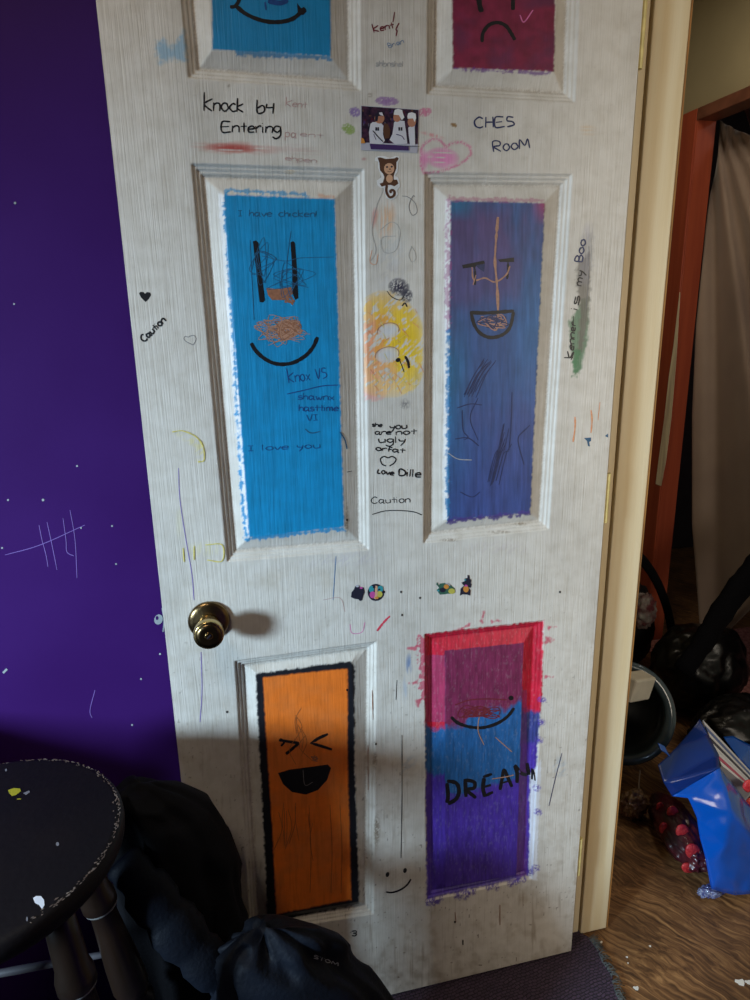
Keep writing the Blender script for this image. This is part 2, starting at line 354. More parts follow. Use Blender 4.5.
# remaining faint marks
blob(190,440,20,5,30,(.78,.70,.30),.6,scr,.42); blob(200,452,6,12,20,(.78,.70,.30),.6,scr,.42); blob(205,549,20,9,0,(.78,.72,.36),.45,strv,.48)
blob(181,522,7,20,0,(.7,.66,.4),.35,strv,.5); blob(409,664,4,12,0,(.10,.20,.42),.8,strv,.4); blob(405,690,3,16,0,(.35,.45,.6),.5,strv,.45)
blob(407,765,14,8,-40,(.3,.42,.55),.35,scr,.5); blob(560,767,9,12,0,(.3,.45,.62),.35,scr,.5)
for (x,y,rx,ry) in [(370,95,3,3),(229,86,2,2),(347,520,3,20),(520,524,8,2),(500,532,14,2),(450,540,12,2),(375,760,3,10),(377,830,4,20)]: blob(x,y,rx,ry,0,(.2,.14,.08),.7,fine,.4)
blob(157,619,6,7,0,(.45,.55,.5),0)
blob(345,560,50,8,-5,(.45,.40,.52),.22,scr,.5); blob(500,548,40,8,0,(.5,.4,.5),.15,scr,.5); blob(300,580,70,14,0,(.55,.45,.3),.18,dn,.5); blob(275,900,14,30,0,(.2,.14,.1),0)
col=np.clip(col,0,1)

# ---- split the skin into the slab and the six painted fields
door=empty('door_1',(W,0.0175,0)); tag(door,'open white six-panel door covered in painted faces and marker scribbles','door',kind='structure')
idx=np.arange(nx*nz).reshape(nz,nx)
ffx=(GX[:-1,:-1]+GX[1:,1:])/2; ffz=(GZ[:-1,:-1]+GZ[1:,1:])/2
owner=np.zeros(ffx.shape,int)
for k in range(6):
    q=OUT[k] if k==5 else INN[k]
    owner[sdconv(q,ffx,ffz)>(-.0005 if k<5 else .0)]=k+1
def gridmesh(name,own,m,parent,extra=None):
    sel=owner==own; a=idx[:-1,:-1][sel]; b=idx[:-1,1:][sel]; c=idx[1:,1:][sel]; d=idx[1:,:-1][sel]
    quads=np.stack([a,b,c,d],1); used,inv=np.unique(quads,return_inverse=True); quads=inv.reshape(quads.shape)
    vx=np.stack([GX.ravel()[used],GY.ravel()[used],GZ.ravel()[used]],1); cc=np.c_[col.reshape(-1,3)[used],np.ones(len(used))]
    nq=len(quads)
    if extra is not None:
        n0=len(vx); vx=np.vstack([vx,extra[0]]); cc=np.vstack([cc,np.tile((.62,.60,.55,1),(len(extra[0]),1))]); quads=np.vstack([quads,np.array(extra[1])+n0]); nq=len(quads)
    me=bpy.data.meshes.new(name); me.vertices.add(len(vx)); me.vertices.foreach_set('co',vx.astype(np.float32).ravel())
    me.loops.add(nq*4); me.loops.foreach_set('vertex_index',quads.astype(np.int32).ravel())
    me.polygons.add(nq); me.polygons.foreach_set('loop_start',np.arange(0,nq*4,4,dtype=np.int32)); me.polygons.foreach_set('loop_total',np.full(nq,4,np.int32))
    me.update(calc_edges=True); me.validate()
    ca=me.color_attributes.new('paint','FLOAT_COLOR','POINT'); ca.data.foreach_set('color',cc.astype(np.float32).ravel())
    return link(name,me,m,parent,True)
ex=[(0,0,Z0),(W,0,Z0),(W,0,HT),(0,0,HT),(0,THK,Z0),(W,THK,Z0),(W,THK,HT),(0,THK,HT)]
exf=[(0,4,5,1),(1,5,6,2),(2,6,7,3),(3,7,4,0),(4,7,6,5)]
slab=gridmesh('door_slab',0,MP,door,(np.array(ex,float),exf)); slab['label']='white embossed door slab with raised mouldings, grimy at the bottom'
PL=['upper left field painted blue with a smile','upper right field painted maroon with a frowning face','tall blue field with two long eyes and a smile','tall blue and purple field with a grinning face','orange field with a thick black border and a laughing face','red, blue and purple field lettered in black']
pan=[]
for k in range(6):
    o=gridmesh('painted_panel',k+1,MPP,door); o['label']=PL[k]; pan.append(o)

# ------------------------------------------------------------ drawing on the door
class Ink:
    lift=0.
    def __init__(s): s.V=[];s.F=[];s.m=[];s.mats=[]
    def mi(s,m):
        if m not in s.mats: s.mats.append(m)
        return s.mats.index(m)
    def stroke(s,P,w,m,off=.0003,smooth=True,k=6,jit=0.,fn=None):
        fn=fn or D
        P=crom(P,k) if smooth and len(P)>2 else [np.array(p,float) for p in P]
        if not smooth or len(P)<3:
            Q=[]
            for a,b in zip(P,P[1:]):
                n=max(1,int(np.hypot(*(b-a))/4)); Q+=[a+(b-a)*i/n for i in range(n)]
            P=Q+[P[-1]]
        n=len(P); i0=len(s.V); mi=s.mi(m); s.lift+=.000008; off=off+s.lift; step=.0000015 if n<400 else .0000006
        for i,p in enumerate(P):
            t=P[min(i+1,n-1)]-P[max(i-1,0)]; t=t/(np.hypot(*t)+1e-9); nn=np.array([-t[1],t[0]])
            ww=w*(1+jit*(random.random()-.5)*2)/2*(.72 if i in(0,n-1) else 1)
            s.V.append(fn(*(p+nn*ww),off+i*step)); s.V.append(fn(*(p-nn*ww),off+i*step))
        for i in range(n-1):
            a=i0+2*i; s.F.append((a,a+1,a+3,a+2)); s.m.append(mi)
        return s
    def fill(s,P,m,off=.0003,fn=None):
        fn=fn or D; s.lift+=.000008; off=off+s.lift; i0=len(s.V); s.V+=[fn(*p,off) for p in P]; s.F.append(tuple(range(i0,i0+len(P)))); s.m.append(s.mi(m)); return s
    def disc(s,x,y,rx,ry,m,off=.0003,n=16,ang=0,fn=None):
        t=math.radians(ang); return s.fill([(x+rx*math.cos(a)*math.cos(t)-ry*math.sin(a)*math.sin(t),y+rx*math.cos(a)*math.sin(t)+ry*math.sin(a)*math.cos(t)) for a in [2*math.pi*i/n for i in range(n)]],m,off,fn)
    def build(s,name,parent,label=None):
        bm=bmesh.new(); vs=[bm.verts.new(tuple(v)) for v in s.V]
        for f,mi in zip(s.F,s.m):
            try: fa=bm.faces.new([vs[i] for i in f]); fa.material_index=mi
            except ValueError: pass
        bm.normal_update(); big=[f for f in bm.faces if len(f.verts)>4]; bmesh.ops.triangulate(bm,faces=big,ngon_method='EAR_CLIP')
        for f in bm.faces:
            f.normal_update()
            if f.normal.dot(Vector(tuple(-f_)))<0: f.normal_flip()
        me=bpy.data.meshes.new(name); bm.to_mesh(me); bm.free()
        o=link(name,me,s.mats,parent)
        if label: o['label']=label
        return o

G={ # single-stroke hand lettering: x to the right, y up, x-height 1, cap 1.7
'K':([[(0,0),(-.05,2.25)],[(.8,1.5),(0,.8),(.75,0)]],.95),'n':([[(0,0),(0,1)],[(0,.7),(.3,1),(.6,.8),(.6,0)]],.75),'o':([[(.6,.9),(.25,1),(0,.5),(.3,0),(.65,.4),(.5,.95)]],.8),
'c':([[(.6,.85),(.3,1),(0,.5),(.3,0),(.65,.15)]],.75),'k':([[(0,0),(0,1.7)],[(.6,1),(0,.5),(.65,0)]],.75),'b':([[(0,1.7),(0,0),(.5,0),(.65,.5),(.4,.9),(0,.6)]],.8),
'y':([[(0,1),(.1,.5),(.5,.5)],[(.6,1),(.5,.2),(.2,-.7)]],.75),'4':([[(.05,1.1),(0,.55),(.6,.55)],[(.62,1.1),(.5,-.3)]],.8),'E':([[(.75,1.6),(0,1.55),(0,0),(.8,.05)],[(0,.8),(.6,.85)]],.95),
't':([[(.3,1.5),(.3,0)],[(0,.9),(.6,.95)]],.65),'e':([[(0,.5),(.6,.6),(.4,1),(.05,.7),(.1,.1),(.6,.1)]],.75),'r':([[(0,0),(0,1)],[(0,.6),(.3,1),(.5,.9)]],.6),
'i':([[(0,0),(0,.9)],[(0,1.35),(0,1.45)]],.3),'g':([[(.6,.9),(.2,1),(0,.5),(.3,.1),(.6,.5)],[(.6,1),(.6,-.3),(.2,-.9),(-.1,-.6)]],.8),'C':([[(.75,1.45),(.4,1.7),(0,1.1),(.05,.3),(.4,0),(.75,.2)]],.95),
'H':([[(0,0),(.05,1.7)],[(.7,0),(.7,1.7)],[(0,.85),(.7,.85)]],.9),'S':([[(.7,1.5),(.2,1.6),(.1,1),(.6,.8),(.7,.3),(.1,0)]],.85),'R':([[(0,0),(0,1.6),(.6,1.5),(.6,.9),(0,.8),(.7,0)]],.9),
'm':([[(0,0),(0,1)],[(0,.7),(.25,1),(.4,.7),(.4,0)],[(.4,.7),(.65,1),(.8,.7),(.8,0)]],1.),'M':([[(0,0),(.1,1.4),(.5,.5),(.85,1.4),(1,0)]],1.15),'s':([[(.5,.9),(.1,.95),(.1,.55),(.5,.45),(.45,.05),(0,.05)]],.65),
'h':([[(0,0),(0,1.6)],[(0,.6),(.3,.95),(.55,.7),(.55,0)]],.7),'u':([[(0,1),(.05,.2),(.3,0),(.6,.3),(.6,1)],[(.6,.4),(.65,0)]],.8),'a':([[(.55,.8),(.2,1),(0,.5),(.2,0),(.55,.4)],[(.6,1),(.58,.1),(.78,.0)]],.85),
'p':([[(0,1),(0,-.7)],[(0,.8),(.4,1),(.6,.5),(.3,.05),(0,.3)]],.75),'l':([[(0,1.6),(0,0)]],.3),'f':([[(.55,1.4),(.2,1.4),(.15,0)],[(0,.75),(.5,.8)]],.6),'L':([[(0,1.2),(0,0),(.5,0)]],.6),
'v':([[(0,.9),(.3,0),(.6,.95)]],.7),'D':([[(0,0),(0,1.4),(.6,1.1),(.7,.4),(.4,0),(0,0)]],.9),'I':([[(0,1.4),(.5,1.4)],[(.25,1.4),(.25,0)],[(0,0),(.5,0)]],.7),'V':([[(0,1.6),(.35,0),(.7,1.6)]],.85),
'x':([[(0,.9),(.6,0)],[(.6,.9),(0,0)]],.75),'w':([[(0,.9),(.2,0),(.4,.6),(.6,0),(.8,.9)]],.95),'A':([[(0,0),(.4,1.5),(.8,0)],[(.15,.6),(.65,.6)]],.95),'!':([[(0,1.5),(0,.4)],[(0,.1),(0,0)]],.3),
'B':([[(0,0),(0,1.6),(.5,1.4),(.4,.85),(0,.8),(.6,.6),(.5,0),(0,0)]],.8),'3':([[(0,1.2),(.5,1.3),(.5,.8),(.2,.7),(.6,.5),(.4,0),(0,.1)]],.8),'T':([[(0,1.5),(.8,1.5)],[(.4,1.5),(.4,0)]],.9),'O':([[(.4,1.5),(0,.8),(.4,0),(.8,.8),(.4,1.5)]],1.),' ':([],.7),
'd':([[(.55,.8),(.2,1),(0,.5),(.2,0),(.55,.4)],[(.58,1.6),(.6,0)]],.8),'-':([[(0,.6),(.5,.6)]],.7)}
def write(I,text,x0,y0,x1,y1,h,w,m,jit=.06,off=.0003,fn=None,mirror=1):
    """text along the baseline (x0,y0)-(x1,y1), x-height h px, stretched to fill it"""
    L=sum(G[c][1] for c in text)-.15; d=np.array([x1-x0,y1-y0],float); ln=np.hypot(*d); d/=ln; up=np.array([d[1],-d[0]])*mirror; sc=ln/L; x=0
    for c in text:
        for s in G[c][0]:
            pts=[np.array([x0,y0])+d*(x+px+jit*(random.random()-.5))*sc+up*(py+jit*(random.random()-.5))*h for px,py in s]
            I.stroke(pts,w,m,off,k=4,jit=.12,fn=fn)
        x+=G[c][1]
def word(text,x0,y0,x1,y1,h,w,m,label,parent=door,**k):
    I=Ink(); write(I,text,x0,y0,x1,y1,h,w,m,**k); return I.build('handwriting',parent,label)
def scribble(I,cx,cy_,rx,ry,n,w,m,ang=0,off=.0003):
    t=math.radians(ang); P=[]
    for i in range(n):
        a=i*2.4+random.random(); r=.35+.65*random.random(); x,y=rx*r*math.cos(a),ry*r*math.sin(a)
        P.append((cx+x*math.cos(t)-y*math.sin(t),cy_+x*math.sin(t)+y*math.cos(t)))
    I.stroke(P,w,m,off)

I=Ink(); write(I,'Knock',204,110.5,243,112,8.2,1.7,m_black); write(I,'b4',257.5,112.5,274.5,111.5,7.5,1.7,m_black); write(I,'Entering',222,132,281,133,6.6,1.6,m_black)
I.build('handwriting',door,'black lettering reading Knock b4 Entering')
I=Ink(); write(I,'Kent',286,106,306,108,4,.9,m_lred); write(I,'Pa',285,137,296,138,5,.9,m_lred) if 'P' in G else write(I,'pa',285,137,296,138,5,.9,m_lred); write(I,'ent',300,136,322,138,3,.7,m_lred); write(I,'ehpen',285,160,316,163,3,.7,m_lred)
I.build('handwriting',door,'faded red pencil words')
I=Ink(); write(I,'CHES',475,128,514,126.5,6.2,1.6,m_navy); write(I,'RooM',494,152,530,148,6.6,1.4,m_navy); I.build('handwriting',door,'dark lettering reading CHES Room')
I=Ink(); write(I,'Kent',374,32.5,394,28,4,1.3,m_maroonink); I.stroke([(394.5,12),(393,22)],1.2,m_maroonink); I.stroke([(399,23),(396,29),(397,31),(396,36)],1.2,m_maroonink); write(I,'Brian',389,48,404,43,3,.6,m_blueink); write(I,'shbnshel',376,66,403,66.5,3.4,1.1,m_lgrey)
I.build('handwriting',door,'small red name with faint pencil under it')
I=Ink()
write(I,'she',372,426.5,382,427,2.6,1.1,m_black); write(I,'you',390,429.5,407,428.5,3.7,1.25,m_black); write(I,'are',375,434.5,391,434.5,3.1,1.25,m_black); write(I,'not',396,435,416,434,3.4,1.25,m_black)
write(I,'ugly',378.5,442.5,405,443,3.9,1.25,m_black); write(I,'orfat',375.5,450.5,404,453,3.1,1.25,m_black); write(I,'Love',377.5,473,393.5,475.5,3.2,1.3,m_black); write(I,'Dille',399,475.5,420.5,477.5,4.6,1.5,m_black)
I.build('handwriting',door,'black note reading you are not ugly or fat Love Dille')
I=Ink(); I.stroke([(388,458),(384,456.5),(380.5,459),(382,464),(386,466)],1.3,m_black); I.stroke([(388,458),(392,456.5),(396,459),(394,463),(389.5,466)],1.3,m_black); I.build('drawn_heart',door,'black outlined heart under the note')
I=Ink(); write(I,'Caution',371.5,503.5,410,502.5,3.8,.9,m_black); I.stroke([(372,514.5),(385,511),(400,510.5),(414,512),(422,515)],.9,m_black); I.build('handwriting',door,'thin Caution above a curved line on the middle stile')
word('Caution',144.5,342,166,321,4.2,1.7,m_black,'slanting black Caution near the latch edge')
I=Ink(); I.fill([(145.5,302),(141,297.5),(139,293.5),(140.5,291.8),(143.5,292),(145,293.8),(147,292),(150.2,292.6),(151,295),(148.6,299)],m_black); I.build('drawn_heart',door,'small filled black heart')
I=Ink(); I.stroke([(193,345),(187,342),(184,339),(185,336.5),(188.5,337),(190,336),(194,335.5),(196,338.5),(195,342),(193,345)],.6,m_grey); I.build('drawn_heart',door,'small outlined pencil heart')
word('KenneriSmyBoo'[:0]+'Kenner',573,358,576,322,4,1.4,m_black,'black upright lettering on the green smear',jit=.1)
I=Ink(); write(I,'is',577.5,310,580,297,4.5,1.4,m_black); write(I,'my',581.5,286,584,271,4.5,1.4,m_black); write(I,'Boo',582,262,586,240,4.5,1.5,m_navy); I.stroke([(573.5,326),(573.5,316)],.8,m_black); I.stroke([(574,352),(571,360)],1.2,m_black)
I.stroke([(589,246),(589,275),(586,310)],.6,m_grey); I.stroke([(591,236),(592,262)],.6,m_lgrey); I.build('handwriting',door,'upright words is my Boo on the grey smear')
I=Ink(); write(I,'3',352,936,357,936,4,1.3,m_black); I.build('handwriting',door,'small black 3 low on the door')
# smile low on the middle stile
I=Ink(); I.disc(387.5,874.5,1.8,2.6,m_black,ang=15); I.disc(405,870.5,1.8,2.6,m_black,ang=15); I.stroke([(386,892),(392,892.5),(400,890),(407,885),(411,879)],1.7,m_black); I.build('drawn_face',door,'small black smiling face on the middle stile')
# stray pen marks
I=Ink()
I.stroke([(178.5,468),(180,500),(186,540),(192,575),(194,600)],.8,m_purpleink); I.stroke([(201,652),(202,690),(200,722)],.8,m_purpleink)
I.stroke([(390,616),(384,622),(377,631)],2.0,m_redink,jit=.3); I.stroke([(397,680),(396,700)],.7,m_black); I.stroke([(402,735),(402,800),(401,858)],.8,m_black,jit=.4)
I.stroke([(562,753),(555,780),(549,806)],.8,m_navy); I.stroke([(336,556),(333,600)],.7,m_blueink); I.stroke([(350,624),(352,633),(362,632),(365,622)],.6,m_pink); I.stroke([(323,600),(340,598),(345,612)],.5,m_lred)
I.stroke([(575,417),(575,428),(573,442)],1.5,m_orangeink,jit=.3); I.stroke([(591,410),(592,420),(591,433)],1.3,m_orangeink,jit=.3); I.stroke([(600,402),(598,420)],.7,m_orangeink)
I.fill([(584,438),(591,437.5),(591,441),(589,442),(590,446.5),(588,446),(587,441)],m_tscr); I.fill([(605,436),(608,433.5),(608,437.5)],m_tscr)
I.stroke([(402,196),(408,197),(415,203),(417,212),(412,215),(409,206),(413,196),(415,197)],.6,m_grey); I.stroke([(388,165),(380,178),(383,190),(377,205),(372,230),(376,250),(370,262)],.6,m_lgrey)
I.stroke([(380,230),(392,222),(400,230),(396,250),(384,252),(382,238),(396,236)],.6,m_lgrey); I.stroke([(411,246),(414,250),(416,258),(412,262),(409,255),(412,246)],.5,m_lgrey); I.stroke([(372,250),(370,262),(376,264),(378,254)],.5,m_orangeink)
I.stroke([(387,291),(392,297),(400,300),(404,296)],.8,m_black); I.stroke([(399,359),(402,366),(404,372)],.8,m_black); I.stroke([(405,356),(408,362),(409,368)],2.2,m_black,jit=.3); I.disc(398,360,2,2.6,m_black,ang=60); I.stroke([(402,306),(405,303),(407,307)],1.2,m_black)
for (cx,cy_,rx,ry) in [(388,331,11,8),(387,355,12,8)]: I.stroke([(cx+rx*math.cos(a),cy_+ry*math.sin(a)-.15*rx*math.cos(a)) for a in np.linspace(3.0,6.6,9)],.7,m_brown2)
for _ in range(34):
    x=random.uniform(366,420); y=random.uniform(308,392); l=random.uniform(4,11); a=random.choice([-.9,-.7,-1.1,.6]); I.stroke([(x,y),(x+l*math.cos(a),y-l*math.sin(a))],.6,random.choice([m_yell,m_orangeink,m_orangeink]),off=.0002)
for (x,y) in [(347,520),(376,744),(384,592),(401,592),(402,615),(227,712),(420,598),(560,592),(455,922),(347,690)]: I.disc(x,y,.9,1.2,m_black)
I.stroke([(455,912),(456,922)],.8,m_brown); I.stroke([(500,905),(500,925)],.9,m_brown,jit=.4); I.stroke([(463,940),(463,945)],1.6,m_black); I.stroke([(368,745),(368,790)],.7,m_brown,jit=.5); I.stroke([(372,690),(373,720)],.6,m_brown,jit=.5)
I.stroke([(347,472),(352,471)],.8,m_black); I.stroke([(340,432),(345,440),(347,449)],1.3,m_tscr); I.stroke([(172,432),(183,431),(196,437),(203,447),(204,460),(198,462)],1.2,m_yell,jit=.4); I.stroke([(183,548),(184,562)],1.2,m_yell); I.stroke([(194,546),(194,560)],1.2,m_yell); I.stroke([(205,545),(222,545),(222,561),(207,560)],1.0,m_yell)
I.build('pen_marks',door,'loose pen, pencil and crayon marks over the white paint')
# faces
I=Ink(); I.stroke([(230,7),(235,6),(239,0),(241,-12)],3.6,m_black); I.stroke([(236,6),(246,14),(262,20.5),(278,22),(292,19),(301,12),(305,8)],4.2,m_black,jit=.1); I.fill([(297,3),(301,8),(307,11),(303,15),(298,14)],m_black); I.stroke([(265,2),(266,10)],2,m_dblue); I.stroke([(268,1),(280,3),(288,0)],5,m_dblue,off=.0002)
I.build('drawn_smile',pan[0])
I=Ink(); I.stroke([(479,-30),(479,0),(481.5,12)],5,m_black,jit=.1); I.stroke([(513.5,-30),(513,0),(513,10)],4,m_black,jit=.1); I.stroke([(482,42),(483,33),(489,25),(498,22.5),(506,26),(511,33),(515,40)],3.6,m_black,jit=.12); I.stroke([(520,15),(524,22),(533,10)],1.2,m_pink)
I.build('drawn_frown',pan[1])
I=Ink(); I.fill([(253,241.5),(256,240.3),(258.5,243),(261,268),(265,300),(263,302.5),(259.5,302),(256,270)],m_black); I.fill([(290.5,242.5),(293,241),(295,243),(297,270),(298.3,298),(295.5,300),(292.5,294),(292,268)],m_black)
I.stroke([(251,343),(256,351),(265,359),(277,364),(292,363),(305,356),(313,347),(317.5,337)],3.8,m_black,jit=.12); I.build('drawn_face',pan[2],'two long black eyes and a wide smile')
I=Ink(); I.fill([(266,288),(280,289),(291,287),(293,293),(287,300),(272,300),(268,295)],m_brown,.0002); scribble(I,290,300,9,6,8,1.2,m_brown)
for _ in range(2): scribble(I,281,331,30,18,20,.6,m_brown2)
for _ in range(4): scribble(I,287,329,17,13,22,.9,m_brown2 if _%3 else m_brown)
I.build('scribble',pan[2],'brown scribbled nose and cheek patch')
I=Ink(); scribble(I,262,262,15,30,16,.5,m_tscr,10); scribble(I,290,280,28,22,16,.5,m_tscr); I.stroke([(262,256),(285,261),(300,258),(334,257)],.6,m_tscr); I.stroke([(291,231),(287,262),(287,285),(292,300)],.6,m_tscr); I.stroke([(250,240),(252,280),(254,320)],.6,m_tscr)
write(I,'I have chicken!',238,216,317,217,4,.9,m_tscr); I.build('pen_marks',pan[2])
I=Ink(); write(I,'Knox VS',289,383,327,378,6.6,1.0,m_dblue); I.stroke([(287,394),(305,390),(322,386),(338,385)],1.1,m_dblue); write(I,'shawnx',298,399.5,334,400,4,.9,m_dblue); write(I,'hasttime',299,411,338,411,4,1.0,m_dblue); write(I,'VI',307,421,318,420,4,.8,m_dblue); I.stroke([(305,429),(311,433),(320,431.5)],1.,m_tscr)
write(I,'I love you',248,451,320,448,3.6,.7,m_dblue); I.build('handwriting',pan[2],'dark blue pen words on blue paint')
I=Ink(); I.fill([(462,265),(484,260.5),(485,263.5),(474,267),(463,268.5)],m_black); I.stroke([(474,265),(475,272),(475,285)],2.,m_black,jit=.4); I.fill([(476,265),(485,264),(484,272),(478,268)],m_navy); I.fill([(498,259.5),(514,257.5),(514,262),(500,262)],m_black); I.stroke([(508,262),(508,272),(507,279)],2.,m_black,jit=.4)
I.stroke([(471,312),(474,324),(480,333),(490,337.5),(502,335),(510,327),(513.5,312)],3.4,m_black,jit=.15); I.stroke([(470,312.5),(485,313),(500,312),(514,311)],3.6,m_black,jit=.15); scribble(I,492,322,18,9,18,1.1,m_navy)
I.build('drawn_face',pan[3],'black lidded eyes and an open grin')
I=Ink(); I.stroke([(498,217),(496,240),(495,262),(497,285),(498,310),(497,322)],2.4,m_brown2,jit=.4); I.stroke([(472,267),(474,280),(485,278),(495,282),(506,275),(510,266)],1.4,m_brown2,jit=.3); scribble(I,493,322,17,9,16,1.,m_brown2); I.stroke([(473,285),(476,275)],1.2,m_brown2); I.build('scribble',pan[3],'tan scribbled nose lines')
I=Ink(); 
for _ in range(10):
    x=random.uniform(467,483); I.stroke([(x+14,357+random.random()*8),(x+4,375),(x-6,392+random.random()*6)],.7,m_navy)
for _ in range(12):
    x=random.uniform(492,505); I.stroke([(x+8,418+random.random()*40),(x+2,455),(x-5,480+random.random()*8)],.7,m_navy)
I.stroke([(512,392),(511,425),(509,450)],.8,m_navy); I.stroke([(457,408),(470,404),(482,405)],1.,m_navy); I.stroke([(462,410),(463,430),(468,437),(464,440)],.8,m_navy); I.stroke([(455,439),(468,438),(479,446)],1.,m_navy); I.stroke([(524,430),(518,440),(524,465)],.8,m_navy); I.stroke([(530,425),(520,435)],.8,m_navy); I.stroke([(448,453),(458,459),(472,460)],.8,m_lgrey); I.stroke([(478,398),(470,418),(478,440)],.6,m_navy); I.stroke([(460,492),(472,497),(480,492)],.7,m_navy)
I.build('pen_marks',pan[3])
I=Ink(); I.stroke([(279,740),(288,741.5),(299,743)],2.8,m_black,jit=.1); I.stroke([(299,743),(292,749),(286,754)],2.8,m_black,jit=.1); I.stroke([(280,738.5),(284,742),(281,746)],2.,m_black); I.stroke([(328,734),(319,738),(311,743),(321,746),(332,749.5)],2.9,m_black,smooth=False,jit=.1)
I.fill([(278,773),(290,769.5),(310,767),(328,764.5),(331,768),(327,780),(318,790),(306,794.5),(292,792),(283,784)],m_black); I.build('drawn_face',pan[4],'black screwed-up eyes and laughing mouth')
I=Ink(); m_ob=ink('burnt_orange_scratch',(.40,.12,.03))
for _ in range(9):
    x=random.uniform(276,315); y=random.uniform(800,825); I.stroke([(x,y),(x+random.uniform(-5,6),y+18),(x+random.uniform(-8,8),y+38)],.6,m_ob)
for _ in range(7):
    x=random.uniform(290,312); y=random.uniform(700,740); I.stroke([(x,y),(x+random.uniform(-7,7),y+12),(x+random.uniform(-8,8),y+26)],.6,m_ob)
for x in (309,330,340): I.stroke([(x,805),(x+2,850),(x+1,893)],.6,m_ob)
scribble(I,315,758,5,5,8,.8,m_brown); I.stroke([(303,770),(305,785),(313,782)],.6,m_grey); I.build('pen_marks',pan[4])
I=Ink(); I.stroke([(451,717),(458,723),(470,727),(484,727.5),(498,723),(508,716),(514,708)],3.2,m_black,jit=.15); I.disc(511,698,2.6,2.4,m_black); scribble(I,480,712,28,8,26,.9,m_maroonink); I.stroke([(455,705),(470,700),(490,699),(507,700)],1.2,m_maroonink); I.stroke([(480,712),(478,730),(484,745)],.9,m_brown2); I.stroke([(495,737),(512,752)],.9,m_brown2)
I.build('drawn_smile',pan[5])
I=Ink(); w_=4.
I.stroke([(447,783),(448,795),(447,803)],w_,m_black); I.stroke([(447,781),(456,783),(459,791),(456,799),(448,804)],w_,m_black,jit=.15)
I.stroke([(465,779),(466,797)],w_,m_black); I.stroke([(465,780),(474,782),(474,788),(467,790),(476,798)],w_*.9,m_black)
I.stroke([(484,778),(483,788),(485,797)],w_,m_black); I.stroke([(483,777),(492,774)],w_*.8,m_black); I.stroke([(484,787),(491,785)],w_*.8,m_black); I.stroke([(485,796),(493,792)],w_*.8,m_black)
I.stroke([(500,790),(502,779),(504,770),(508,778),(512,787)],w_*.85,m_black); I.stroke([(502,783),(509,781)],w_*.6,m_black)
I.stroke([(517,783),(517,773),(515,766),(521,773),(527,775)],w_*.9,m_black); I.stroke([(527,763),(529,775)],w_,m_black); I.fill([(531,768),(534,770),(536,781),(531,779)],m_black)
I.stroke([(492,779),(505,777),(514,775)],1.,m_brown2)
I.build('handwriting',pan[5],'thick black letters reading DREAM')

# ------------------------------------------------------------ stickers and the photo card (things stuck on the door)
def mi_(c,n,r=.35): return mat(n,c,r)
k_white=mi_((.75,.75,.74),'sticker_white'); k_dk=mi_((.02,.02,.035),'print_black'); k_brown=mi_((.10,.045,.025),'print_brown'); k_tan=mi_((.62,.36,.22),'print_tan')
k_pur=mi_((.06,.03,.12),'print_purple'); k_jer=mi_((.62,.62,.66),'print_jersey'); k_skin=mi_((.45,.20,.12),'print_skin'); k_crowd=mat('print_crowd',(.006,.006,.018),.35,col2=(.07,.025,.05),vscale=190)
k_or=mi_((.60,.25,.05),'print_orange'); k_mag2=mi_((.10,.01,.02),'print_dark_red'); k_skin2=mi_((.12,.06,.04),'print_face_far'); k_sil2=mi_((.10,.10,.13),'print_grey'); k_teal=mi_((.04,.28,.32),'print_teal'); k_mag=mi_((.5,.08,.30),'print_magenta'); k_yel=mi_((.5,.45,.08),'print_yellow'); k_grn=mi_((.04,.12,.08),'print_green'); k_sil=mi_((.45,.44,.50),'print_silver')
def plate(name,P,m,label,cat,d=.0008,group=None):
    """a thin card or sticker with real thickness, cut to the outline P, lying on the door"""
    base=0.0002; n=len(P); Vv=[at(*p,1,-base-d) for p in P]+[at(*p,1,-base) for p in P]
    for i in range(n): Vv[n+i]=np.array([Vv[i][0],-base,Vv[i][2]])
    bm=bmesh.new(); vs=[bm.verts.new(tuple(v)) for v in Vv]
    f0=bm.faces.new(vs[:n]); bm.faces.new(vs[n:][::-1])
    for i in range(n): bm.faces.new((vs[i],vs[(i+1)%n],vs[n+(i+1)%n],vs[n+i]))
    bm.normal_update(); bmesh.ops.triangulate(bm,faces=[f for f in bm.faces if len(f.verts)>4],ngon_method='EAR_CLIP')
    o=bmobj(name,bm,m); tag(o,label,cat,group); return o
PC=[(361,105.5),(419,109.5),(417.5,153),(361,150)]
card=plate('photo_card',PC,k_sil,'small photo card of white-shirted hockey players stuck above the monkey sticker','photo card')
def DP(px,py,off): return at(px,py,1,-.001-off)
I=Ink(); I.fill([(361.5,106),(418.5,110),(417.7,144),(361.5,142.5)],k_crowd,.0002,DP)
def hx(x,y): return 355+x/10.714,95+y/10.714
def hp(L): return [hx(*p) for p in L]
for _ in range(46):
    x_=random.uniform(80,655); y_=random.uniform(165,330) ; I.disc(*hx(x_,y_),random.uniform(.5,1.5),random.uniform(.6,1.8),random.choice([k_dk,k_pur,k_mag2,k_skin2,k_sil2]),.0002,8,fn=DP)
I.fill(hp([(165,310),(190,290),(270,290),(305,330),(300,420),(320,490),(290,525),(160,525),(150,400)]),k_jer,.0004,DP)
I.disc(*hx(262,250),5.0,5.2,k_skin,.0005,fn=DP); I.fill(hp([(215,200),(250,180),(290,190),(305,225),(250,225),(240,280),(215,280)]),k_dk,.0006,DP); I.fill(hp([(255,190),(290,185),(305,225),(270,215)]),k_jer,.0007,DP)
I.fill(hp([(420,290),(460,270),(530,280),(550,420),(560,520),(430,530),(370,480),(400,420)]),k_jer,.0004,DP)
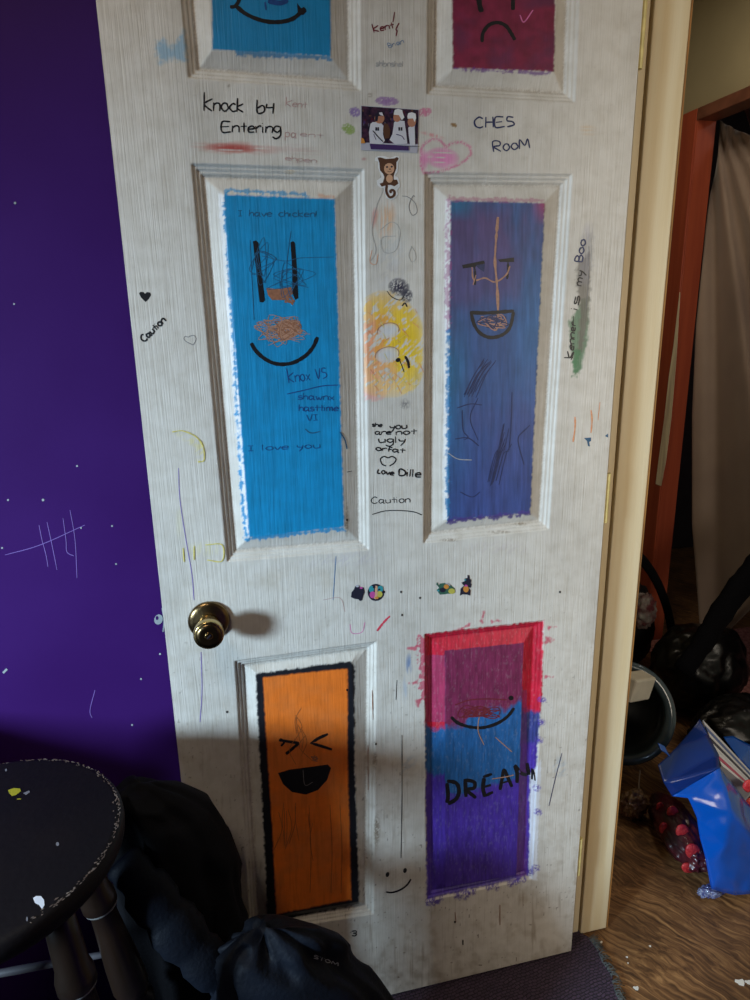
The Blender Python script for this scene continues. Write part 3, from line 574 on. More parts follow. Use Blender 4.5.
I.disc(*hx(450,240),3.8,4.6,k_skin,.0005,fn=DP); I.fill(hp([(415,200),(425,160),(460,148),(505,160),(515,200),(530,240),(500,270),(470,215),(415,212)]),k_white,.0006,DP)
I.fill(hp([(570,350),(600,330),(640,330),(645,540),(590,540),(575,430)]),k_jer,.0004,DP); I.disc(*hx(608,290),4.2,5,k_skin,.0005,fn=DP); I.fill(hp([(560,230),(570,195),(610,185),(650,200),(655,250),(640,290),(620,250),(565,255)]),k_white,.0006,DP)
I.fill(hp([(310,300),(350,310),(380,380),(370,460),(320,470),(300,380)]),k_brown,.0004,DP)
for bx in (218,240,465,490): I.fill(hp([(bx,345),(bx+18,345),(bx+18,382),(bx,382)]),k_dk,.0006,DP)
I.stroke(hp([(190,380),(240,440),(300,500)]),1.0,k_dk,.0007,fn=DP); I.stroke(hp([(440,420),(500,440),(530,480)]),.8,k_pur,.0007,fn=DP); I.stroke(hp([(200,420),(225,480)]),.8,k_pur,.0007,fn=DP)
I.fill(hp([(65,455),(95,470),(110,515),(65,520)]),k_or,.0006,DP); I.fill(hp([(155,520),(480,540),(575,545),(575,595),(170,580)]),k_pur,.0008,DP); I.stroke(hp([(480,545),(690,552)]),.6,k_dk,.0008,fn=DP)
I.build('card_print',card)
def mx_(x,y): return 365+x/15.,145+y/15.
def mp_(L): return [mx_(*p) for p in L]
mk=plate('monkey_sticker',mp_([(155,190),(200,165),(290,165),(370,195),(450,165),(510,170),(525,215),(500,260),(490,400),(450,460),(500,490),(520,560),(525,620),(480,680),(495,740),(450,800),(400,820),(330,800),(300,720),(280,640),(230,640),(190,600),(180,530),(250,480),(230,420),(195,330),(200,250),(150,235)]),k_white,'brown monkey sticker with a curled tail on the middle stile','sticker',.0006)
I=Ink(); I.fill(mp_([(190,190),(230,185),(310,210),(440,200),(480,180),(505,200),(490,235),(470,260),(470,350),(440,430),(430,470),(430,520),(480,520),(500,580),(440,620),(390,600),(330,600),(250,625),(220,580),(270,560),(290,480),(270,430),(225,380),(215,270)]),k_brown,.0000,DP)
I.disc(*mx_(362,355),5.2,5.6,k_tan,.0003,fn=DP); I.disc(*mx_(368,505),3.4,4.2,k_tan,.0003,fn=DP); I.disc(*mx_(330,330),1.1,1.0,k_dk,.0005,fn=DP); I.disc(*mx_(400,325),1.1,1.,k_dk,.0005,fn=DP); I.disc(*mx_(375,362),.9,.7,k_brown,.0005,fn=DP); I.stroke(mp_([(335,392),(365,402),(400,390)]),.5,k_brown,.0005,fn=DP)
I.stroke(mp_([(325,600),(318,680),(340,750),(380,785),(430,760),(440,700),(410,675),(380,690),(390,720)]),2.4,k_brown,.0003,fn=DP); I.stroke(mp_([(390,610),(440,640),(490,600)]),1.2,k_white,.0003,fn=DP)
I.build('sticker_print',mk)
def sx(x,y,o=(345,575),s=16.667): return o[0]+x/s,o[1]+y/s
s1=plate('blackened_sticker',[sx(*p) for p in [(100,370),(110,290),(150,240),(170,190),(215,165),(250,205),(310,210),(325,290),(300,350),(285,420),(250,435),(225,405),(160,395)]],k_dk,'small blackened sticker left of the round sticker','sticker',.0006)
I=Ink(); I.disc(*sx(205,185),1.8,1.2,k_sil,.0,fn=DP); I.disc(*sx(270,215),1.6,1.,k_mag,.0,fn=DP); I.build('sticker_print',s1,'worn pale spots')
s2=plate('round_sticker',[(375.8+8.1*math.cos(a),592.5+8.5*math.sin(a)) for a in [i*math.pi/12 for i in range(24)]],k_dk,'round multicoloured sticker in the middle above the bottom panels','sticker',.0006)
I=Ink(); I.disc(*sx(440,235),2.6,3.4,k_teal,.0,fn=DP); I.disc(*sx(590,230),2.8,3.2,k_teal,.0,fn=DP); I.disc(*sx(460,330),3.,3.4,k_mag,.0,fn=DP); I.disc(*sx(575,320),3.,3.2,k_yel,.0,fn=DP); I.stroke([sx(*p) for p in [(520,180),(520,260),(520,340),(500,400)]],2.6,k_tan,.0002,fn=DP); I.disc(*sx(485,200),1.4,1.2,k_dk,.0004,fn=DP); I.disc(*sx(570,240),1.,.9,k_dk,.0004,fn=DP); I.disc(*sx(530,380),1.8,1.2,k_or,.0004,fn=DP)
I.build('sticker_print',s2)
def sy_(x,y): return 430+x/15.,570+y/15.
s3=plate('bug_sticker',[sy_(*p) for p in [(95,215),(110,185),(135,240),(150,205),(230,195),(310,225),(370,280),(375,330),(330,360),(270,355),(220,365),(150,370),(100,300),(140,270)]],k_grn,'small green and tan bug sticker left of the orange and black one','sticker',.0006)
I=Ink(); I.disc(*sy_(325,318),3.4,2.8,k_yel,.0,fn=DP); I.disc(*sy_(245,250),2.6,2.4,k_or,.0002,fn=DP); I.disc(*sy_(190,300),3.,2.4,k_dk,.0002,fn=DP); I.disc(*sy_(125,310),1.2,1.,k_teal,.0002,fn=DP); I.stroke([sy_(230,200),sy_(270,210),sy_(305,240)],.9,k_sil,.0004,fn=DP); I.build('sticker_print',s3)
s4=plate('orange_black_sticker',[sy_(*p) for p in [(450,385),(460,280),(510,240),(475,190),(520,170),(520,130),(560,120),(565,75),(590,80),(595,130),(620,150),(610,200),(625,215),(610,265),(580,260),(610,310),(600,385),(565,370),(490,365)]],k_dk,'tiny orange and black sticker with a pointed top','sticker',.0006)
I=Ink(); I.disc(*sy_(540,285),2.8,3.4,k_or,.0,fn=DP); I.disc(*sy_(540,235),1.6,1.,k_mag,.0002,fn=DP); I.disc(*sy_(530,150),1.,.8,k_teal,.0002,fn=DP); I.build('sticker_print',s4)

# ------------------------------------------------------------ door knob
m_brass=mat('aged_brass',(.55,.40,.16),.22,1,col2=(.36,.24,.10),vscale=25); m_brassd=mat('tarnish_reflection_brass',(.10,.065,.035),.28,1,col2=(.22,.15,.07),vscale=18,bump=.1,bscale=200)
kc=at(209,620,1,0); kx,kz=kc[0],kc[2]
kn=empty('door_knob',(kx,0,kz)); kn.parent=door; kn.matrix_parent_inverse=Matrix.Translation(-door.location); kn['label']='round brass knob with a keyhole'
def part(name,prof,m,n=48):
    bm=bmesh.new(); lathe(bm,prof,(kx,0,kz),(0,-1,0),n); return bmobj(name,bm,m,kn,True)
part('rosette',[(.032,.0),(.0325,.003),(.031,.006),(.0275,.008),(.024,.0095),(.019,.0105),(.016,.012)],m_brassd)
part('knob_neck',[(.0155,.010),(.0145,.016),(.0125,.022),(.0125,.028),(.0165,.034)],m_brass)
part('knob',[(.0165,.033),(.0205,.037),(.0222,.041),(.0228,.046),(.023,.052),(.0224,.056),(.0212,.0575),(.017,.0580),(.0001,.0580)],m_brass)
part('knob_face',[(.0188,.0579),(.0188,.0585),(.012,.0588),(.0001,.0588)],m_brassd)  # dark brass paints in the brown reflection on the knob's face
part('key_cylinder',[(.0062,.0586),(.0062,.0600),(.0054,.0604),(.0001,.0604)],m_brass,24)
bm=bmesh.new(); addbox(bm,kx-.0008,kx+.0008,-.0609,-.0600,kz-.0038,kz+.0038); bmesh.ops.rotate(bm,verts=bm.verts,cent=(kx,0,kz),matrix=Matrix.Rotation(.8,3,'Y')); bmobj('key_slot',bm,k_dk,kn)
# the door's hinge leaves on its hidden edge
m_hinge=mat('yellow_painted_hinge',(.72,.60,.25),.45,var=.15,vscale=60)
for z in (.25,1.02,1.735):
    bm=bmesh.new(); addbox(bm,W,W+.0022,.004,.033,z-.045,z+.045); lathe(bm,[(.0055,-.045),(.0055,.045)],(W+.0062,.008,z),(0,0,1),12); bmobj('hinge',bm,m_hinge,door)

# ------------------------------------------------------------ room shell
def wallmat():
    m,nt,b=newmat('purple_wall_paint'); L=nt.links.new; tc=N(nt,'ShaderNodeTexCoord')
    n=N(nt,'ShaderNodeTexNoise'); n.inputs['Scale'].default_value=5; n.inputs['Detail'].default_value=5; L(tc.outputs['Object'],n.inputs['Vector'])
    r=N(nt,'ShaderNodeValToRGB'); r.color_ramp.elements[0].position=.35; r.color_ramp.elements[1].position=.7
    r.color_ramp.elements[0].color=(.036,.0070,.100,1); r.color_ramp.elements[1].color=(.042,.0095,.116,1); L(n.outputs['Fac'],r.inputs[0])
    L(r.outputs[0],b.inputs['Base Color']); b.inputs['Roughness'].default_value=.55; b.inputs['Specular IOR Level'].default_value=.08
    n2=N(nt,'ShaderNodeTexNoise'); n2.inputs['Scale'].default_value=260; n2.inputs['Detail'].default_value=2; L(tc.outputs['Object'],n2.inputs['Vector'])
    bp=N(nt,'ShaderNodeBump'); bp.inputs['Strength'].default_value=.12; bp.inputs['Distance'].default_value=.001; L(n2.outputs['Fac'],bp.inputs['Height']); L(bp.outputs[0],b.inputs['Normal'])
    return m
m_wall=wallmat(); m_hall=mat('hall_wall',(.36,.31,.19),.7,var=.06,vscale=4,bump=.1,bscale=150); m_ceil=mat('ceiling_white',(.62,.60,.55),.8,var=.03,bump=.1,bscale=90)
m_jamb=mat('cream_jamb_paint',(.80,.69,.47),.45,col2=(.72,.58,.35),vscale=3,stretch=(14,14,.7),bump=.08,bscale=30)
m_dark=mat('raw_dark_wood',(.12,.05,.015),.6,var=.2,vscale=30)
YW=.075; XL=-1.45; YB=-2.6; XD0,XD1=.795,.868
def S(name,*a,m,**k):
    o=box(name,*a,m,**k); o['kind']='structure'; return o
S('wall_back',XL-.1,XD1,YW,YW+.09,0,2.42,m=m_wall)
S('wall_front',XL-.1,XD1,YB-.1,YB,0,2.42,m=m_wall)
# left wall with its window
wy0,wy1,wz0,wz1=-1.50,-.70,.80,1.42
bm=bmesh.new()
addbox(bm,XL-.1,XL,YB,wy0,0,2.42); addbox(bm,XL-.1,XL,wy1,YW,0,2.42); addbox(bm,XL-.1,XL,wy0,wy1,0,wz0); addbox(bm,XL-.1,XL,wy0,wy1,wz1,2.42)
tag(bmobj('wall_left',bm,m_wall),kind='structure')
m_trim=mat('white_trim',(.7,.68,.62),.45,var=.05)
bm=bmesh.new()
for a in ((wy0-.05,wy0,wz0-.05,wz1+.05),(wy1,wy1+.05,wz0-.05,wz1+.05),(wy0,wy1,wz0-.05,wz0),(wy0,wy1,wz1,wz1+.05)): addbox(bm,XL,XL+.02,*a)
tag(bmobj('window_1',bm,m_trim,None,False,.003),kind='structure')
# wall with the doorway on the right
bm=bmesh.new(); addbox(bm,XD0+.002,XD1-.002,YB,-.77,0,2.42); addbox(bm,XD0+.002,XD1-.002,-.77,.058,2.06,2.42); tag(bmobj('wall_right',bm,m_wall),kind='structure')
# jamb by the hinges: reveal board, stop and hinge leaves
fr=empty('door_frame',(XD0,.058,0)); tag(fr,'cream painted door frame beside the open white door','door frame',kind='structure')
box('jamb_board',XD0-.006,XD0+.0072,.0465,.0745,0,2.04,m_jamb,fr,.0012); box('jamb_board',XD0+.0072,XD1+.003,.055,.0745,0,2.04,m_jamb,fr,.0012)
box('door_stop',XD0+.0102,XD1+.0015,.041,.0552,0,2.04,m_jamb,fr,.002)
box('jamb_board',XD0,XD1,-.77,-.752,0,2.04,m_jamb,fr,.0015)
box('jamb_board',XD0,XD1,-.752,.055,2.04,2.059,m_jamb,fr,.0015)
box('bare_wood_edge',XD1+.0025,XD1+.006,.043,.058,0,2.04,mat('bare_wood_edge',(.32,.15,.04),.6,var=.3,vscale=60,stretch=(1,1,.1)),fr)

# floors
def carpetmat():
    m,nt,b=newmat('purple_carpet'); L=nt.links.new; tc=N(nt,'ShaderNodeTexCoord')
    mp=N(nt,'ShaderNodeMapping'); mp.inputs['Rotation'].default_value=(0,0,math.radians(-8)); L(tc.outputs['Object'],mp.inputs[0])
    br=N(nt,'ShaderNodeTexBrick'); br.inputs['Scale'].default_value=1.; br.inputs['Brick Width'].default_value=.0105; br.inputs['Row Height'].default_value=.0062; br.inputs['Mortar Size'].default_value=.0012; br.inputs['Mortar Smooth'].default_value=1.
    br.inputs['Color1'].default_value=(.085,.050,.088,1); br.inputs['Color2'].default_value=(.060,.037,.065,1); br.inputs['Mortar'].default_value=(.016,.011,.018,1)
    n=N(nt,'ShaderNodeTexNoise'); n.inputs['Scale'].default_value=45; L(mp.outputs[0],n.inputs['Vector'])
    va=N(nt,'ShaderNodeVectorMath',operation='MULTIPLY_ADD'); va.inputs[1].default_value=(.010,.010,0); L(n.outputs['Color'],va.inputs[0]); L(mp.outputs[0],va.inputs[2]); L(va.outputs[0],br.inputs['Vector'])
    L(br.outputs['Color'],b.inputs['Base Color']); b.inputs['Roughness'].default_value=.95
    inv=N(nt,'ShaderNodeMath',operation='SUBTRACT'); inv.inputs[0].default_value=1; L(br.outputs['Fac'],inv.inputs[1])
    n3=N(nt,'ShaderNodeTexNoise'); n3.inputs['Scale'].default_value=900; L(tc.outputs['Object'],n3.inputs['Vector']); ad=N(nt,'ShaderNodeMath',operation='MULTIPLY_ADD'); ad.inputs[1].default_value=.6; L(n3.outputs['Fac'],ad.inputs[0]); L(inv.outputs[0],ad.inputs[2])
    bp=N(nt,'ShaderNodeBump'); bp.inputs['Strength'].default_value=1; bp.inputs['Distance'].default_value=.004; L(ad.outputs[0],bp.inputs['Height']); L(bp.outputs[0],b.inputs['Normal'])
    return m
def osbmat():
    m,nt,b=newmat('worn_plywood'); L=nt.links.new; tc=N(nt,'ShaderNodeTexCoord')
    mr=N(nt,'ShaderNodeMapping'); mr.inputs['Rotation'].default_value=(0,0,math.radians(60)); L(tc.outputs['Object'],mr.inputs[0]); mp=N(nt,'ShaderNodeMapping'); mp.inputs['Scale'].default_value=(13,95,1); L(mr.outputs[0],mp.inputs[0])
    n0=N(nt,'ShaderNodeTexNoise'); n0.inputs['Scale'].default_value=7; n0.inputs['Detail'].default_value=3; L(tc.outputs['Object'],n0.inputs['Vector'])
    va=N(nt,'ShaderNodeVectorMath',operation='MULTIPLY_ADD'); va.inputs[1].default_value=(4,9,0); L(n0.outputs['Color'],va.inputs[0]); L(mp.outputs[0],va.inputs[2])
    n=N(nt,'ShaderNodeTexNoise'); n.inputs['Scale'].default_value=1.2; n.inputs['Detail'].default_value=7; n.inputs['Roughness'].default_value=.65; n.inputs['Distortion'].default_value=.5; L(va.outputs[0],n.inputs['Vector'])
    r=N(nt,'ShaderNodeValToRGB'); e=r.color_ramp.elements; e[0].position=.30; e[0].color=(.035,.015,.006,1); e[1].position=.72; e[1].color=(.50,.28,.11,1); k=e.new(.46); k.color=(.15,.070,.026,1); k=e.new(.56); k.color=(.26,.13,.05,1)
    L(n.outputs['Fac'],r.inputs[0])
    n2=N(nt,'ShaderNodeTexNoise'); n2.inputs['Scale'].default_value=7; n2.inputs['Detail'].default_value=4; L(tc.outputs['Object'],n2.inputs['Vector'])
    r2=N(nt,'ShaderNodeValToRGB'); r2.color_ramp.elements[0].position=.35; r2.color_ramp.elements[0].color=(.45,.42,.40,1); r2.color_ramp.elements[1].position=.6; r2.color_ramp.elements[1].color=(1,1,1,1); L(n2.outputs['Fac'],r2.inputs[0])
    mx=N(nt,'ShaderNodeMix',data_type='RGBA',blend_type='MULTIPLY'); mx.inputs[0].default_value=.85; L(r.outputs[0],mx.inputs[6]); L(r2.outputs[0],mx.inputs[7]); L(mx.outputs[2],b.inputs['Base Color'])
    b.inputs['Roughness'].default_value=.5; bp=N(nt,'ShaderNodeBump'); bp.inputs['Strength'].default_value=.35; bp.inputs['Distance'].default_value=.002; L(n.outputs['Fac'],bp.inputs['Height']); L(bp.outputs[0],b.inputs['Normal'])
    return m
m_carpet=carpetmat(); m_osb=osbmat()
XF0,XF1=.80,1.84
S('floor',XL-.1,3.6,YB-.1,2.7,-.1,-.004,m=m_osb)
# the hall boards lie flush with the sub-floor; carpet covers the room with a frayed edge by the doorway
edgep=[at(x,y,2,.003)[:2] for x,y in [(590,938),(598,948),(604,962),(612,974),(616,990),(622,1004),(628,1020)]]
P=[(XL,YB),(edgep[-1][0]+.0,YB)]+[tuple(p) for p in edgep[::-1]]+[(.80,.056),(.775,.056),(.775,YW-.002),(XL,YW-.002)]
Q=[]
for i,(a,b) in enumerate(zip(P,P[1:]+P[:1])):
    Q.append(a)
    if 1<=i<=8 and abs(a[1]-b[1])<.3:
        n=5
        for j in range(1,n): Q.append((a[0]+(b[0]-a[0])*j/n+rng.uniform(-.005,.005),a[1]+(b[1]-a[1])*j/n+rng.uniform(-.003,.003)))
bm=bmesh.new(); t_=[bm.verts.new((x,y,.003)) for x,y in Q]; b_=[bm.verts.new((x,y,-.0038)) for x,y in Q]
bm.faces.new(t_); bm.faces.new(b_[::-1])
for i in range(len(Q)): bm.faces.new((t_[i],b_[i],b_[(i+1)%len(Q)],t_[(i+1)%len(Q)]))
bm.normal_update(); bmesh.ops.triangulate(bm,faces=[f for f in bm.faces if len(f.verts)>4],ngon_method='EAR_CLIP'); cpt=bmobj('carpet',bm,m_carpet); tag(cpt,'dark purple looped carpet with a frayed edge at the doorway','carpet',kind='structure')
# loose grey threads at the frayed edge
m_thread=mat('grey_fibre',(.085,.09,.085),.9,var=.4,vscale=60)
bm=bmesh.new()
for i in range(110):
    k=random.random()*(len(edgep)-2); j=int(k); p=edgep[j]+(edgep[j+1]-edgep[j])*(k-j); a=random.uniform(-1.2,1.2); l=random.uniform(.006,.022); h=random.uniform(.001,.006)
    q=[(p[0]-.004,p[1],.003),(p[0]+.5*l*math.cos(a),p[1]+.5*l*math.sin(a),.003+h),(p[0]+l*math.cos(a),p[1]+l*math.sin(a),.0+random.uniform(-.002,.003))]
    tube(bm,q,.0007,4)
o=bmobj('frayed_threads',bm,m_thread,cpt,True); o['kind']='stuff'; o['label']='grey fibres fraying out of the carpet edge'
S('ceiling',XL-.1,3.6,YB-.1,2.7,2.42,2.52,m=m_ceil)
# hall: far side wall with the red door frame, end walls
XO=1.8
c0=at(697,119,0,XO-.016); yJ=c0[1]; yC=at(682.5,118,0,XO-.016)[1]; zT=at(686,113,0,XO-.016)[2]; zB=at(700,119,0,XO-.016)[2]; xJ=at(716.5,121,1,yJ)[0]; print('XJ',xJ,yJ,yC,zT,zB)
bm=bmesh.new(); XT=max(xJ,XO+.06)-.001; addbox(bm,XO,XT,yJ+.012,2.6,0,2.42); addbox(bm,XO,XT,yJ-.80,yJ+.012,zB+.012,2.42); addbox(bm,XO,XT,YB,yJ-.80,0,2.42)
tag(bmobj('wall_hall_side',bm,m_hall),kind='structure')
S('wall_hall_end',XD1+.004,XO,2.5,2.6,0,2.42,m=m_hall); S('wall_hall_near',XD1,XO,YB-.1,YB,0,2.42,m=m_hall)
S('wall_hall_left',XD0+.01,XD1+.002,.1,2.5,0,2.42,m=m_hall)
m_red=mat('red_brown_trim',(.40,.085,.040),.42,col2=(.33,.065,.033),vscale=4,stretch=(12,12,.8),spec=.2); m_redd=mat('shaded_red_trim',(.16,.06,.035),.45,var=.2,vscale=20)
d2=empty('door_frame',(XO,yJ,0)); tag(d2,'red-brown painted door frame across the hall, round the brown curtain','door frame',kind='structure')
box('casing',XO-.016,XO,yJ+.004,yC,0,zT,m_red,d2,.003); box('casing',XO-.016,XO,yJ-.79,yJ+.004,zB,zT,m_redd,d2,.003)  # head trim is the red painted darker, where less light reaches it
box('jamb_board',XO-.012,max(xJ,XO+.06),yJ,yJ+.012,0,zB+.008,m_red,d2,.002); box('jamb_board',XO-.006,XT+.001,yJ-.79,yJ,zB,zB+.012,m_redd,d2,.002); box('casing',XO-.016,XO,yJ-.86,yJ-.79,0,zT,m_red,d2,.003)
# bare strip where the red trim has split open
m_bare=mat('pale_bare_wood',(.90,.76,.56),.6,var=.2,vscale=50,stretch=(1,1,.1))
L_=[(679.5,292),(673.5,345),(669,375),(664,420),(658.5,460),(655.5,484)]; R_=[(680,292),(677.2,345),(675,375),(671,420),(666,460),(661,486)]
bm=bmesh.new(); pl=[at(x,y,0,XO-.0172) for x,y in L_]; prr=[at(x,y,0,XO-.0172) for x,y in R_]
A=[bm.verts.new(tuple(p)) for p in pl]; B=[bm.verts.new(tuple(p)) for p in prr]; A2=[bm.verts.new((XO-.0162,p[1],p[2])) for p in pl]; B2=[bm.verts.new((XO-.0162,p[1],p[2])) for p in prr]
for i in range(len(A)-1):
    bm.faces.new((A[i],A[i+1],B[i+1],B[i])); bm.faces.new((A2[i],B2[i],B2[i+1],A2[i+1])); bm.faces.new((A[i],A2[i],A2[i+1],A[i+1])); bm.faces.new((B[i],B[i+1],B2[i+1],B2[i]))
o=bmobj('bare_wood_strip',bm,m_bare,d2); o['label']='pale split strip in the red trim'
# room across the hall
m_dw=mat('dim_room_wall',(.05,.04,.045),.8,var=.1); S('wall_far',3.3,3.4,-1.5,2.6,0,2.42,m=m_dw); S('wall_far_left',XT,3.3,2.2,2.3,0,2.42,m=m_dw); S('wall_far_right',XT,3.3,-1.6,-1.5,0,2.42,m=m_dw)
m_rug=mat('red_pink_carpet',(.46,.19,.17),.95,col2=(.22,.08,.07),vscale=90,bump=.8,bscale=300)
rg=box('red_carpet',XO-.06,3.29,-1.2,1.22,-.0038,.006,m_rug,None,.002); tag(rg,'reddish pink carpet on the floor beyond the brown curtain','carpet',kind='structure')
m_pinkc=mat('pink_cloth',(.75,.42,.45),.8,var=.1)
# pink cloth hanging in the far room
bm=bmesh.new(); P=[(742.5,104),(765,104),(770,135),(751,130)]; xx=2.6
g=[]
for j in range(9):
    row=[]
    for i in range(9):
        u=i/8;v=j/8; a=np.array(P[0])*(1-u)+np.array(P[1])*u; b=np.array(P[3])*(1-u)+np.array(P[2])*u; p=a*(1-v)+b*v; q=at(p[0],p[1],0,xx+.015*math.sin(u*12)); zt_=q[2]
        q=np.array([q[0],q[1],zt_ if j else 2.419]); row.append(bm.verts.new(tuple(q)))
    g.append(row)
for j in range(8):
    for i in range(8): bm.faces.new((g[j][i],g[j][i+1],g[j+1][i+1],g[j+1][i]))
o=bmobj('pink_cloth',bm,m_pinkc,None,True); s=o.modifiers.new('s','SOLIDIFY'); s.thickness=.004; tag(o,'scrap of pale pink cloth in the dark gap above the brown curtain','cloth')
# curtain
m_cur=mat('taupe_curtain',(.36,.275,.22),.85,col2=(.27,.20,.165),vscale=3,bump=.15,bscale=500,sheen=.3)
bm=bmesh.new(); nxx,nyy=70,60; g=[]
def lerp(a,b,t): return a+(b-a)*t
def edgeL(v):
    pts=[(0,(720,121)),(.06,(716,160)),(.2,(706,235)),(.38,(696,330)),(.55,(692,420)),(.75,(692,520)),(1,(702,655))]
    for (a,p),(b,q) in zip(pts,pts[1:]):
        if v<=b: t=(v-a)/(b-a); return np.array(p)*(1-t)+np.array(q)*t
    return np.array(pts[-1][1])
def edgeT(u): return np.array([720+u*120,121+u*42-u*u*20+30*u*(1-u)])
for j in range(nyy+1):
    row=[];v=j/nyy
    for i in range(nxx+1):
        u=i/nxx; t0=edgeT(u); L=edgeL(v); b=np.array([L[0]+u*150,lerp(t0[1],658-u*165+u*u*40,v)]); px=lerp(t0[0],b[0],min(1,v*8)) if v<.125 else b[0]
        th_=math.atan2(px-712,b[1]-92); fold=(.010+.030*min(v*1.3,1))*math.sin(th_*34+.9)+.008*v*math.sin(th_*83)+.012*math.sin(u*9-v*5)
        q=at(px,b[1],0,XO+.10+fold+.03*u); row.append(bm.verts.new(tuple(q)))
    g.append(row)
for j in range(nyy):
    for i in range(nxx): bm.faces.new((g[j][i],g[j][i+1],g[j+1][i+1],g[j+1][i]))
o=bmobj('curtain',bm,m_cur,None,True); s=o.modifiers.new('s','SOLIDIFY'); s.thickness=.003; tag(o,'brown-grey curtain sagging across the red-framed doorway','curtain')

# paint flecks on the boards, chips on the wall
m_fleck=mat('white_fleck',(.7,.68,.62),.6,var=.1)
for (x,y,w_,a) in [(636,988,3.6,50),(601,942,2.2,40),(627,957,1.5,20),(650,946,1.6,30),(708,871,1.2,0),(740,982,6,25),(748,982,4,30),(628,963,1,0)]:
    c=at(x,y,2,-.0035); bm=bmesh.new(); n=9; vs=[]
    for lay in (-.0038,-.003):
        vs.append([bm.verts.new((c[0]+math.cos(2*math.pi*k/n)*w_*.0016*(1+.4*math.sin(k*2.3)),c[1]+math.sin(2*math.pi*k/n)*w_*.0012*(1+.4*math.cos(k*1.7)),lay)) for k in range(n)])
    bm.faces.new(vs[1]); bm.faces.new(vs[0][::-1])
    for k in range(n): bm.faces.new((vs[0][k],vs[0][(k+1)%n],vs[1][(k+1)%n],vs[1][k]))
    o=bmobj('paint_fleck',bm,m_fleck); tag(o,'white paint flecks dropped on the brown wooden floor','paint fleck','white flecks on the wooden floor')
def DW(px,py,off): return at(px,py,1,YW-off)
m_scr=mat('pale_scratch',(.20,.12,.42),.5,var=.1); m_chip=mat('pale_wall_chip',(.35,.40,.42),.5,var=.2)
wb=bpy.data.objects['wall_back']
I=Ink()
for P in ([(39,525),(42,540),(46,555),(48,567)],[(47,522),(52,545),(57,570)],[(63,518),(66,540),(67,552),(74,556)],[(70,510),(75,540),(77,578)],[(5,555),(40,545),(85,525)],[(95,690),(90,710),(92,718)]): I.stroke(P,.7,m_scr,.0004,fn=DW)
for (x,y,r) in [(77,466,1.),(43,500,1.3),(8,500,1.),(112,526,1.),(81,528,.9),(2,548,1.),(116,564,.9),(160,654,1),(141,679,1),(15,203,1.2),(14,304,1),(132,725,1)]: I.disc(x,y,r,r,m_chip,.0004,fn=DW)
I.stroke([(3,673),(7,669)],3,m_chip,.0004,fn=DW); I.build('wall_scratches',wb,'pale scratches and chips in the purple paint')
I=Ink(); I.disc(158.5,619.5,4.2,5.2,m_chip,.0006,ang=20,fn=DW); I.disc(157,618,1.4,2,m_wall,.0009,fn=DW); I.stroke([(162,608),(164,620),(163,632)],1.2,m_chip,.0006,fn=DW); I.build('wall_mark',wb,'pale blob beside the latch edge of the door')

# ------------------------------------------------------------ stool
SZ=.74; sc_=np.array([-.212,-.262]); SR=.1665
m_stool=mat('black_stool_paint',(.0065,.0055,.007),.6,col2=(.009,.007,.008),vscale=14,bump=.12,bscale=120,spec=.15); m_leg=mat('dark_brown_wood',(.009,.005,.003),.35,col2=(.018,.009,.005),vscale=10,stretch=(3,3,.5)); m_ring=mat('worn_pale_ring',(.16,.155,.15),.35,var=.2)
m_rung=mat('grey_rung',(.09,.085,.095),.45,var=.2)
stl=empty('stool',(sc_[0],sc_[1],0)); tag(stl,'round black-painted wooden stool with turned legs and paint spots','stool')
bm=bmesh.new(); lathe(bm,[(.0001,-.036),(SR-.03,-.036),(SR-.006,-.030),(SR-.001,-.022),(SR,-.014),(SR-.001,-.006),(SR-.005,-.0015),(SR-.011,0),(.0001,0)],(sc_[0],sc_[1],SZ),(0,0,1),72); bmobj('seat',bm,m_stool,stl,True)
m_chipw=mat('worn_edge_wood',(.09,.06,.045),.6,col2=(.22,.18,.15),vscale=60)
bm=bmesh.new()
for i in range(230):
    a=random.uniform(-1.0,1.9); r=SR-random.uniform(.004,.0085)*(1 if random.random()<.85 else 1.5); l=random.uniform(.0012,.006); w_=random.uniform(.0005,.0013)
    r=min(r,SR-.0045); h=SZ+.0003+(-.0015*(r-(SR-.011))/.006 if r>SR-.011 else 0)
    u=Vector((-math.sin(a),math.cos(a),0)); n_=Vector((math.cos(a),math.sin(a),0)); c=Vector((sc_[0],sc_[1],h+.0002))+n_*r
    q=[c+u*l*.5+n_*w_*random.random(),c+n_*w_,c-u*l*.5,c-n_*w_]; bm.faces.new([bm.verts.new(v) for v in q])
o=bmobj('worn_edge',bm,m_chipw,stl); o['label']='paint chipped through to bare wood round the seat edge'
def DS(px,py,off): return at(px,py,2,SZ+off)
m_yspot=mat('yellow_paint',(.42,.38,.02),.5); m_wspot=mat('white_paint',(.75,.80,.88),.5); m_gspot=mat('grey_paint',(.2,.2,.22),.5)
